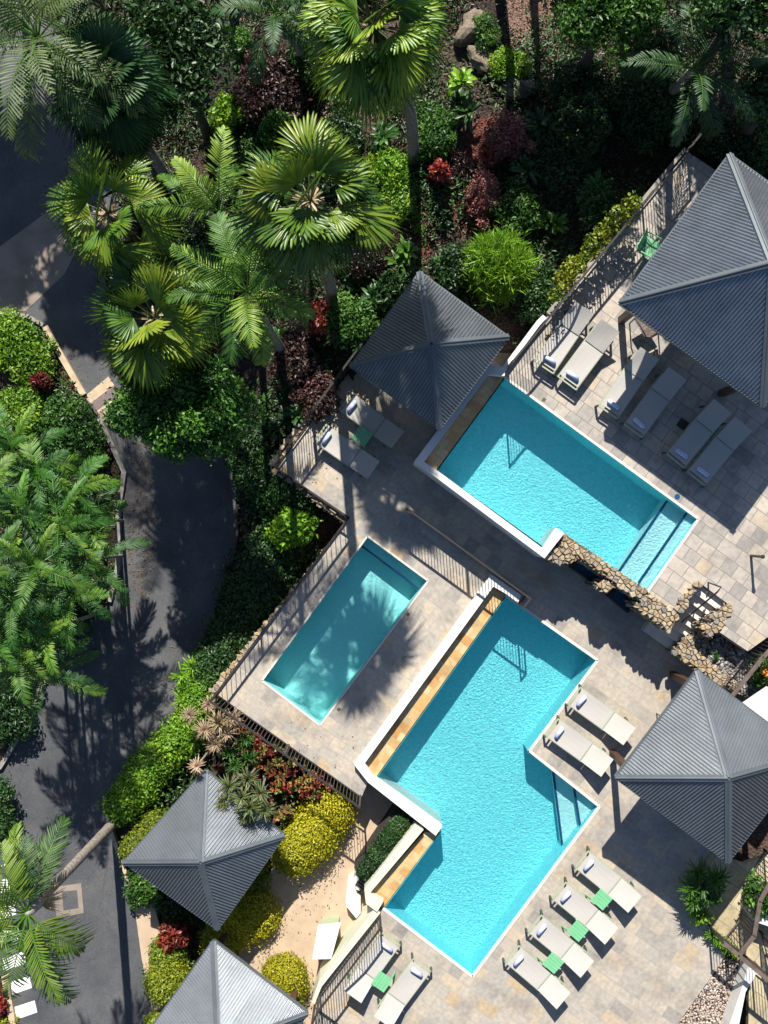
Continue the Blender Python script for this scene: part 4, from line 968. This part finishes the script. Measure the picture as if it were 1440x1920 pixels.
# hedges
hedge('clipped bright green hedge along the road above the gazebo', [(395, 1290), (355, 1370), (300, 1420), (250, 1480), (222, 1525)], [70, 72, 72, 66], .9, -1.5, G['lime'], .085)
hedge('dark green hedge bank below the shaded terrace corner', [(520, 905), (575, 960)], 110, 1.3, -1.5, G['mid'], .085)
hedge('dark hedge bank along the stone edging of the small pool', [(515, 1040), (480, 1130), (430, 1210), (395, 1270)], [110, 90, 80], 1.0, -1.5, G['dark'], .085)
hedge('clipped golden hedge, widest, between red bed and tan path', [(620, 1510), (580, 1560), (535, 1605)], [92, 96], 1.2, -1.5, G['yellow'], .06)
hedge('clipped golden hedge below the gazebo, rounded end', [(485, 1700), (440, 1735), (395, 1755)], [76, 60], 1.0, -1.5, G['yellow'], .06)
hedge('clipped oval golden bush beside the service cart path', [(535, 1805), (550, 1850)], [72], 1.2, -1.5, G['yellow'], .06)
hedge('narrow yellow green hedge along the roadside of the gazebo', [(300, 1535), (255, 1600)], [52], .8, -1.5, G['yelgreen'], .07)
hedge('yellow green clipped bush between the two lower gazebos and footpath', [(325, 1775), (320, 1850)], [66], .9, -1.5, G['yelgreen'], .065)
hedge('yellow green fringe hugging the bottom gazebo roof', [(300, 1910), (285, 1960)], [40], .8, -1.5, G['yelgreen'], .065)
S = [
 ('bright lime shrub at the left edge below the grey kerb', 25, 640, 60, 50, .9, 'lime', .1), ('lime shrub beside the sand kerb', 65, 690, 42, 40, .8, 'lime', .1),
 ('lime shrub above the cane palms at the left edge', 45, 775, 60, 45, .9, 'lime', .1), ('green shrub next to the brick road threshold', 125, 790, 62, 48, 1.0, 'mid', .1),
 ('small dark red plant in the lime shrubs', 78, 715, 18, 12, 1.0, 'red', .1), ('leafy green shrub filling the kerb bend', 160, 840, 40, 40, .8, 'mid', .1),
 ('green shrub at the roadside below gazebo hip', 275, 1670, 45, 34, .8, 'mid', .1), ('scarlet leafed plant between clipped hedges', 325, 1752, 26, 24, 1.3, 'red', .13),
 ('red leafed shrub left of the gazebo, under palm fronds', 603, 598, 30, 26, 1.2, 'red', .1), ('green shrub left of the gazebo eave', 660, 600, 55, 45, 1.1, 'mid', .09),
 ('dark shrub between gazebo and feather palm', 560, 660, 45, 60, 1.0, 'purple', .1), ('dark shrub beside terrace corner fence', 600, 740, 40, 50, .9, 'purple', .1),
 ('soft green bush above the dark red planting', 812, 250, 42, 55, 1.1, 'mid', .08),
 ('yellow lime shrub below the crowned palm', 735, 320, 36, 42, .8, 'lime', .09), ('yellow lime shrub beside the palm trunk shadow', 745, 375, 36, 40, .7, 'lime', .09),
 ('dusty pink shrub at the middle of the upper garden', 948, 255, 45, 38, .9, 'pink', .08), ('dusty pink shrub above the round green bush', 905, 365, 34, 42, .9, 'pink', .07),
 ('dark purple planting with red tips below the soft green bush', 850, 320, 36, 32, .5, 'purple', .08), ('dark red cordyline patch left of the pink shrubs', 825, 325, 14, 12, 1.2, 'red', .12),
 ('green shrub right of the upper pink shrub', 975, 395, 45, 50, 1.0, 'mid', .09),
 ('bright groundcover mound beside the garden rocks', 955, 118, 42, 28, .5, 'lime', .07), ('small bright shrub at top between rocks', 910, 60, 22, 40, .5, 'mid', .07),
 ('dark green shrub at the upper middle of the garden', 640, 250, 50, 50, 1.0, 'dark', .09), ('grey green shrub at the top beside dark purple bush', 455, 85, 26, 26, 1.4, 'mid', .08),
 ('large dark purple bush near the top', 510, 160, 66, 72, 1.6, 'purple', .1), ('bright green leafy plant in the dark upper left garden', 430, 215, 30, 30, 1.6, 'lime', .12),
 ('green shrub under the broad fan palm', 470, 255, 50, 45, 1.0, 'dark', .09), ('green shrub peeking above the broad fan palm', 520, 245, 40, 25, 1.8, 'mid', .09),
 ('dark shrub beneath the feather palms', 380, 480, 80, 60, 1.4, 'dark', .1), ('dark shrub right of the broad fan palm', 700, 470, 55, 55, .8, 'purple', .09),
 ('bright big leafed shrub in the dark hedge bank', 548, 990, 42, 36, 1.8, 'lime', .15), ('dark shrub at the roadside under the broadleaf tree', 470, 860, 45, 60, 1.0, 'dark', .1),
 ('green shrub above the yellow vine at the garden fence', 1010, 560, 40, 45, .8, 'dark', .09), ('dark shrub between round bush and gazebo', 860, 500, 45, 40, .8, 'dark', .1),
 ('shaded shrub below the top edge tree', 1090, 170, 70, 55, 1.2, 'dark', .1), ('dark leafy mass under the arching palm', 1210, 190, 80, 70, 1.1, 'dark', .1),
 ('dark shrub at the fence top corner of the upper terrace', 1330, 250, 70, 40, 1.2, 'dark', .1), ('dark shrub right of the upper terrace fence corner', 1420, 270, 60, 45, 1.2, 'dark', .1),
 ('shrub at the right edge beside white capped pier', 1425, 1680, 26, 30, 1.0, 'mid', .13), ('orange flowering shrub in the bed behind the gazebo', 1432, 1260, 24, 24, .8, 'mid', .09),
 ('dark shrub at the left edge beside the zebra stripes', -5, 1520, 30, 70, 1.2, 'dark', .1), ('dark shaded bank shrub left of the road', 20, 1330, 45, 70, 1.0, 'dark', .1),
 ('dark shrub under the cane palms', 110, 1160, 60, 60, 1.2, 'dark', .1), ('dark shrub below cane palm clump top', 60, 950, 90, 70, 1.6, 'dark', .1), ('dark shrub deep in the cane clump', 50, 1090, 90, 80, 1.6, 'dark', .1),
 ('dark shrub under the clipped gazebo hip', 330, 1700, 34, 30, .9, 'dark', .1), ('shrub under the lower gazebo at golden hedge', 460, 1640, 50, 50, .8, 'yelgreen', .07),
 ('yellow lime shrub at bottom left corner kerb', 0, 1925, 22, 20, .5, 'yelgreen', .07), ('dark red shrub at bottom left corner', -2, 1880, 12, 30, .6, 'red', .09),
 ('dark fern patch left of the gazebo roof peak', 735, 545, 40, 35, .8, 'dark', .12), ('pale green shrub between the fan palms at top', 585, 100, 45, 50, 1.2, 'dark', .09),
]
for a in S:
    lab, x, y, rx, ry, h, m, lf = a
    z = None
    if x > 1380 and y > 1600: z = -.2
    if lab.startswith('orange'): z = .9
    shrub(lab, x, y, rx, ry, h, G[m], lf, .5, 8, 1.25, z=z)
hedge('dark clipped hedge strip behind the cream pool wall', [(757, 1532), (683, 1632)], [30], .45, -.45, G['dark'], .05)
c_ = P(928, 515, .4); v, t = lump_leaves([((0, 0, .55), (.72, .72, .75)), ((.1, -.1, .75), (.5, .5, .6)), ((-.15, .1, .7), (.55, .5, .6))], .26, .07, 3.2, zmin=-.2, jit=1.2)
o = foliage_obj('shrub', v, t, G['lime'], 'rounded fine leafed bright green bush right of the gazebo', 'shrub'); o.location = (c_.x, c_.y, float(gz(np.array(c_.x), np.array(c_.y))))
# rosettes: spiky plants
def rosette_mesh(heads, n, Ln, wd, seed, droop=.5, emin=.0, emax=1.4):
    r = np.random.default_rng(seed); parts = []
    for hx, hy, hz, s in heads:
        a = r.uniform(0, 6.3, n); e = r.uniform(emin, emax, n); d = np.stack([np.cos(a)*np.cos(e), np.sin(a)*np.cos(e), np.sin(e)], 1)
        parts.append(blades(np.tile([hx, hy, hz], (n, 1)), d, np.tile([.01, .01, 1.], (n, 1)), Ln*s*r.uniform(.75, 1.15, n), np.full(n, wd*s), droop*r.uniform(.5, 1.3, n), .35, (.5, 1, .7, 0)))
    return merge(parts)
def spiky(label, px, py, z, Ln, wd, heads, mat, seed, name='spiky_plant', n=46, cat='plant', trunk=True, group=None, droop=.5):
    """heads: list of px offsets and height offsets"""
    root = empty(name, P(px, py, z), 0, label, cat, group); zb = zt(px, py) if z < 5 else z
    c = P(px, py, z); zb = float(gz(np.array(c.x), np.array(c.y))); root.location = (c.x, c.y, zb); s = (H-z)/F
    hs = [(dx*s, -dy*s, dz, q) for dx, dy, dz, q in heads]; v, t = rosette_mesh(hs, n, Ln, wd, seed, droop)
    f = link('leaves', np_mesh('leaves', v, t), mat); f.location = (c.x, c.y, z); objs = [f]
    if trunk:
        bm = bmesh.new()
        for hx, hy, hz, q in hs: tube(bm, [(c.x+hx*.2, c.y+hy*.2, zb), (c.x+hx*.8, c.y+hy*.8, (zb+z+hz)/2), (c.x+hx, c.y+hy, z+hz)], [.05, .035, .025], 6)
        objs.append(from_bm('stem', bm, M['trunk']))
    adopt(root, *objs); return root
spiky('blush tipped dracaena cluster at the corner of the dark fence', 405, 1360, .1, .42, .024, [(-12, -40, .1, .8), (-50, -20, 0, .8), (10, -10, .3, 1.1), (-18, 5, .2, 1), (25, 10, .2, 1), (0, 35, 0, 1), (35, -15, .2, .9)], G['blush'], 61, n=90)
spiky('single pale pink rosette overlapping the gazebo peak', 370, 1436, 1.3, .32, .022, [(0, 0, 0, 1)], G['blush'], 62, n=80)
spiky('olive spiky dracaena cluster over the gazebo roof', 460, 1500, 1.4, .42, .028, [(-30, -25, 0, 1), (5, -40, 0, 1), (30, -15, .1, 1), (-45, 5, -.1, .8), (10, 10, .2, 1.1), (35, 20, 0, 1), (0, 35, -.1, .9), (-5, -10, .2, 1)], G['olive'], 63, n=75)
spiky('olive spiky plants between blush cluster and red bed', 440, 1400, -.2, .4, .04, [(-10, 10, 0, 1), (20, -15, 0, 1), (25, 20, 0, 1), (0, 35, 0, .9)], G['mid'], 64)
spiky('bright crinkled bird nest fern below the cut palm crown', 866, 150, 1.8, .52, .13, [(0, 0, 0, 1), (0, 5, -.1, .9)], G['lime'], 65, n=20, trunk=False, name='fern', droop=.6)
spiky('dark spiky shrub beside the weathered railing', 1318, 1665, .9, .5, .045, [(-10, -30, 0, 1), (15, -15, .1, 1), (-22, 0, 0, 1), (8, 15, 0, 1), (30, -20, 0, .9), (-5, -10, .2, 1), (22, 5, 0, .8), (-15, 28, -.1, .9)], G['mid'], 66, n=60)
spiky('yellow green strappy plants at the foot of the weathered railing', 1312, 1712, .45, .4, .05, [(-10, -6, 0, 1), (8, 4, 0, 1), (0, 10, 0, .8)], G['lime'], 67, trunk=False)
spiky('strappy plants along the pebble bed under the railing', 1352, 1768, .2, .3, .04, [(-18, -16, 0, 1), (-4, -4, 0, 1), (10, 8, 0, 1), (24, 18, 0, .9)], G['lime'], 68, trunk=False)
spiky('strappy lime plants at the road end of the dark hedge', 350, 1285, -1.0, .5, .05, [(-8, -20, 0, 1), (0, 0, 0, 1), (15, 10, 0, 1), (-5, 25, 0, 1), (12, -35, 0, 1)], G['lime'], 69, trunk=False)
spiky('dark strappy plants along the road below the hedge bank', 420, 1130, -1.1, .5, .05, [(0, 0, 0, 1), (-12, 40, 0, 1), (-25, 75, 0, 1), (8, -30, 0, 1), (15, -60, 0, 1)], G['dark'], 70, trunk=False)
spiky('small spiky bromeliad right of the palm trunk shadow', 785, 430, .9, .25, .035, [(0, 0, 0, 1)], G['lime'], 71, trunk=False)
spiky('dark red cordyline beside the pink garden shrub', 910, 292, 1.3, .3, .05, [(0, 0, 0, 1), (14, 8, 0, .8)], G['red'], 72)
spiky('dark strappy clump right of the round grassy bush', 820, 500, .9, .5, .045, [(0, 0, 0, 1), (25, 20, 0, 1), (50, 45, 0, 1), (20, -20, 0, .9)], G['dark'], 73, trunk=False)
spiky('green bromeliad at the right end of the vine fence bed', 1180, 600-215, 1.5, .3, .05, [(0, 0, 0, 1), (8, -14, 0, .8)], G['mid'], 74, trunk=False)
spiky('small dry dracaena in the stair garden bed', 1340, 1228, 1.05, .2, .04, [(0, 0, 0, 1)], G['mid'], 75, trunk=False, n=24)
FERN = [(640, 180, 'fern below the left side of the cut palm crown'), (600, 330, 'fern right above the broad fan palm'), (665, 330, 'fern left of the yellow lime shrubs'), (720, 260, 'fern at the foot of the palm trunk'), (880, 210, 'fern left below the long brown rock'), (1010, 230, 'fern between boulder and leafy tree'), (1040, 420, 'fern in the shade left of the vine'), (990, 320, 'fern beside the lower pink shrub'), (1140, 260, 'fern in deep shade left of the arching palm'), (1120, 350, 'fern left of the terrace corner'), (700, 560, 'fern at the left eave of the gazebo'), (640, 520, 'fern below the broad fan palm'), (760, 470, 'fern on the red soil above the gazebo peak'), (430, 320, 'fern between the upright fronds'), (400, 250, 'fern in the dark bed left of the lime plant'), (520, 640, 'fern under the drooping fronds'), (560, 780, 'fern left of the terrace fence'), (500, 810, 'fern behind the broadleaf tree'), (1230, 240, 'fern under the arching palm'), (950, 470, 'fern above the round grassy bush')]
for i, (x, y, l) in enumerate(FERN):
    z = zt(x, y)+.55; r = np.random.default_rng(500+i)
    spiky('dark '+l, x, y, z, .6, .11, [(0, 0, 0, 1), (r.uniform(-22, 22), r.uniform(-22, 22), -.1, .9)], G['mid' if i % 3 == 0 else 'dark'], 520+i, name='fern', n=22, trunk=False, droop=.55)
# red and purple bed
CR = [(470, 1385, 'croton beside the fence corner, deep red'), (500, 1400, 'bright scarlet croton near the dark fence'), (530, 1400, 'purple croton against the dark fence'), (498, 1440, 'mottled croton at the middle left of the bed'), (545, 1435, 'croton with pink tips in the bed centre'),
      (582, 1440, 'orange tipped croton near the golden hedge'), (575, 1475, 'dark croton touching the golden hedge'), (535, 1475, 'yellow speckled croton below the bed centre'), (520, 1510, 'lowest croton above the golden hedge'), (560, 1410, 'croton pressed against the fence middle'), (595, 1455, 'croton at the fence end of the bed'), (480, 1420, 'dark red croton beside olive spikes')]
for i, (x, y, l) in enumerate(CR):
    z = -.5; r = np.random.default_rng(200+i); hs = [(r.uniform(-24, 24), r.uniform(-20, 20), r.uniform(-.2, .2), 1) for _ in range(9)]
    spiky(l, x, y, z, .24, .075, hs, G['croton'], 300+i, name='croton', n=24, cat='shrub', group='crotons in the red bed', droop=.4)
# vine
vpts = [(1040, 548), (1060, 520), (1075, 500), (1090, 485), (1105, 470), (1115, 455), (1135, 435), (1150, 425), (1165, 405), (1190, 380)]
L_ = []
for i, (x, y) in enumerate(vpts):
    for k in range(3): q = P(x+random.uniform(-9, 9), y+random.uniform(-7, 7), Z1+1.05); r_ = random.uniform(.1, .24); L_.append(((q.x, q.y, q.z-random.uniform(0, .3)), (r_, r_, r_*.9)))
v, t = lump_leaves(L_, .1, .6, .55, zmin=-1); foliage_obj('vine', v, t, G['yelgreen'], 'yellow green vine climbing over the upper terrace fence', 'vine')
v, t = lump_leaves([((P(1436, 1258, 1.75)).to_tuple(), (.12, .12, .1))], .07, .6, 1.0); foliage_obj('flower_cluster', v, t, G['orange'], 'orange flower cluster at the right edge of the stair bed', 'flowers')
# rocks
for i, (x, y, s, l) in enumerate([(975, 165, .34, 'brown boulder below the bright groundcover'), (1045, 145, .2, 'tan rock right of the mulch strip'), (905, 115, .34, 'long brown rock beside the fern'), (885, 55, .4, 'big pale boulder near the top edge of the garden'), (1075, 120, .2, 'grey rock under the leafy top tree'), (640, 415, .25, 'grey flat rock between the fan palm and the red soil'), (1305, 1232+0, .01, '')]):
    if not l: continue
    z = zt(x, y); bm = bmesh.new(); r = bmesh.ops.create_icosphere(bm, subdivisions=3, radius=1)['verts']
    for v_ in r:
        p = v_.co; n_ = 1+.22*math.sin(p.x*3+i)*math.cos(p.y*4-i)+.12*math.sin(p.z*7+p.x*5)+random.uniform(-.03, .03); v_.co = Vector((p.x*1.35, p.y*.85, p.z*.7))*n_*s
    o = from_bm('boulder', bm, M['rock'], smooth=False); o.location = P(x, y, z+s*.3); o.rotation_euler = (0, 0, i*1.3); tag(o, l, 'rock')
# undergrowth: uncountable low leaves and litter
def scatter(name, n, polyfn, mats, leaf, hmax, clump=.6, seed=5):
    r = np.random.default_rng(seed); x = r.uniform(-11, 11, n); y = r.uniform(-14, 15, n)
    fx = np.sin(x*1.9+.7*np.sin(y*1.3))+np.sin(y*2.3+1.1*np.sin(x*1.1)); keep = (fx+r.normal(0, .8, n) > clump)
    keep &= ~(inside(x, y, lowW) | inside(x, y, upW) | inside(x, y, poolW) | inside(x, y, roadW) | inside(x, y, pathW) | inside(x, y, paveW)) & polyfn(x, y)
    x, y = x[keep], y[keep]; m = len(x); z = gz(x, y)+r.uniform(.02, hmax, m)*(.4+.6*np.clip(fx[keep], 0, 1)); b = np.stack([x, y, z], 1)
    d = r.normal(0, 1, (m, 3)); d[:, 2] = np.abs(d[:, 2])*.5; nr = np.tile([0, 0, 1.], (m, 1))+r.normal(0, .5, (m, 3)); L__ = leaf*r.uniform(.6, 1.4, m)
    v, t = leaves(b, d, nr, L__, L__*.4); return struct(link(name, np_mesh(name, v, t), mats), 'stuff')
roadW = [tuple(P(x, y, ZR).xy) for x, y in ROAD]
pathW = [tuple(P(x, y, -1.42).xy) for x, y in [(505, 1640), (560, 1560), (640, 1500), (690, 1455), (850, 1560), (700, 1730), (615, 1880), (600, 2080), (470, 2080), (440, 1700)]]
paveW = [tuple(P(x, y, -1.34).xy) for x, y in [(248, 1672), (285, 1680), (300, 1740), (318, 1830), (345, 1925), (350, 2050), (325, 2050), (292, 1925), (266, 1800), (252, 1700)]] 
alln = lambda x, y: (x < 8.6) | (y > 3)
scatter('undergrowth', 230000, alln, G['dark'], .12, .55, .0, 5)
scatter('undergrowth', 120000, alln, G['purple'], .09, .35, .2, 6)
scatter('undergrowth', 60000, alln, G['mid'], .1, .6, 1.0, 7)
scatter('leaf_litter', 60000, alln, G['dry'], .06, .05, -.4, 8)
def litter(name, spots, n, mat, leaf, zf, dz=.02, seed=9, mask=None):
    r = np.random.default_rng(seed); X_, Y_ = [], []
    for (px, py, rx, ry, wgt) in spots:
        k = int(n*wgt); a = r.uniform(0, 6.3, k); q = np.sqrt(r.random(k))*(1+r.normal(0, .15, k)); c = P(px, py, 0)
        X_.append(c.x+q*np.cos(a)*rx/70); Y_.append(c.y+q*np.sin(a)*ry/70)
    x = np.concatenate(X_); y = np.concatenate(Y_)
    if mask is not None: kp = mask(x, y); x, y = x[kp], y[kp]
    m = len(x); z = zf(x, y)+r.uniform(.005, dz, m)
    d = r.normal(0, 1, (m, 3)); d[:, 2] *= .12; nr = np.tile([0, 0, 1.], (m, 1))+r.normal(0, .25, (m, 3)); L__ = leaf*r.uniform(.5, 1.5, m)
    v, t = leaves(np.stack([x, y, z], 1), d, nr, L__, L__*.45); return struct(link(name, np_mesh(name, v, t), mat), 'stuff')
MULCH = leafmat('pale_bark_mulch', [(.12, .07, .05), (.24, .15, .11), (.34, .23, .18)], .05, .9)
RUST = leafmat('rusty_leaf_mulch', [(.10, .03, .02), (.2, .07, .05), (.28, .12, .08)], .05, .9)
litter('bark_mulch', [(985, 45, 36, 70, .5), (1030, 100, 22, 50, .2), (635, 215, 22, 40, .2), (690, 420, 20, 26, .1)], 22000, MULCH, .07, gz, .06, 11)
litter('bark_mulch', [(770, 440, 40, 70, .4), (905, 290, 30, 40, .3), (870, 400, 40, 40, .3)], 16000, RUST, .07, gz, .06, 12)
litter('bark_mulch', [(100, 680, 16, 50, 1)], 3000, RUST, .06, gz, .05, 13)
rd = lambda x, y: inside(x, y, roadW)
litter('leaf_litter', [(240, 980, 26, 190, .35), (430, 960, 26, 160, .25), (120, 700, 60, 90, .1), (130, 1500, 130, 300, .15), (340, 1250, 40, 120, .15)], 1500, G['dry'], .07, lambda x, y: np.full(x.shape, ZR), .015, 14, rd)
litter('leaf_litter', [(560, 1680, 70, 120, .6), (600, 1560, 60, 60, .4)], 260, G['dry'], .06, lambda x, y: np.full(x.shape, -1.15), .012, 15)
litter('leaf_litter', [(600, 840, 60, 80, .35), (560, 1200, 70, 180, .35), (560, 1400, 120, 60, .3)], 130, G['dry'], .06, lambda x, y: np.full(x.shape, 0.0), .012, 16, lambda x, y: inside(x, y, lowW) & ~inside(x, y, [tuple(P(a, b, 0).xy) for a, b in SP]))
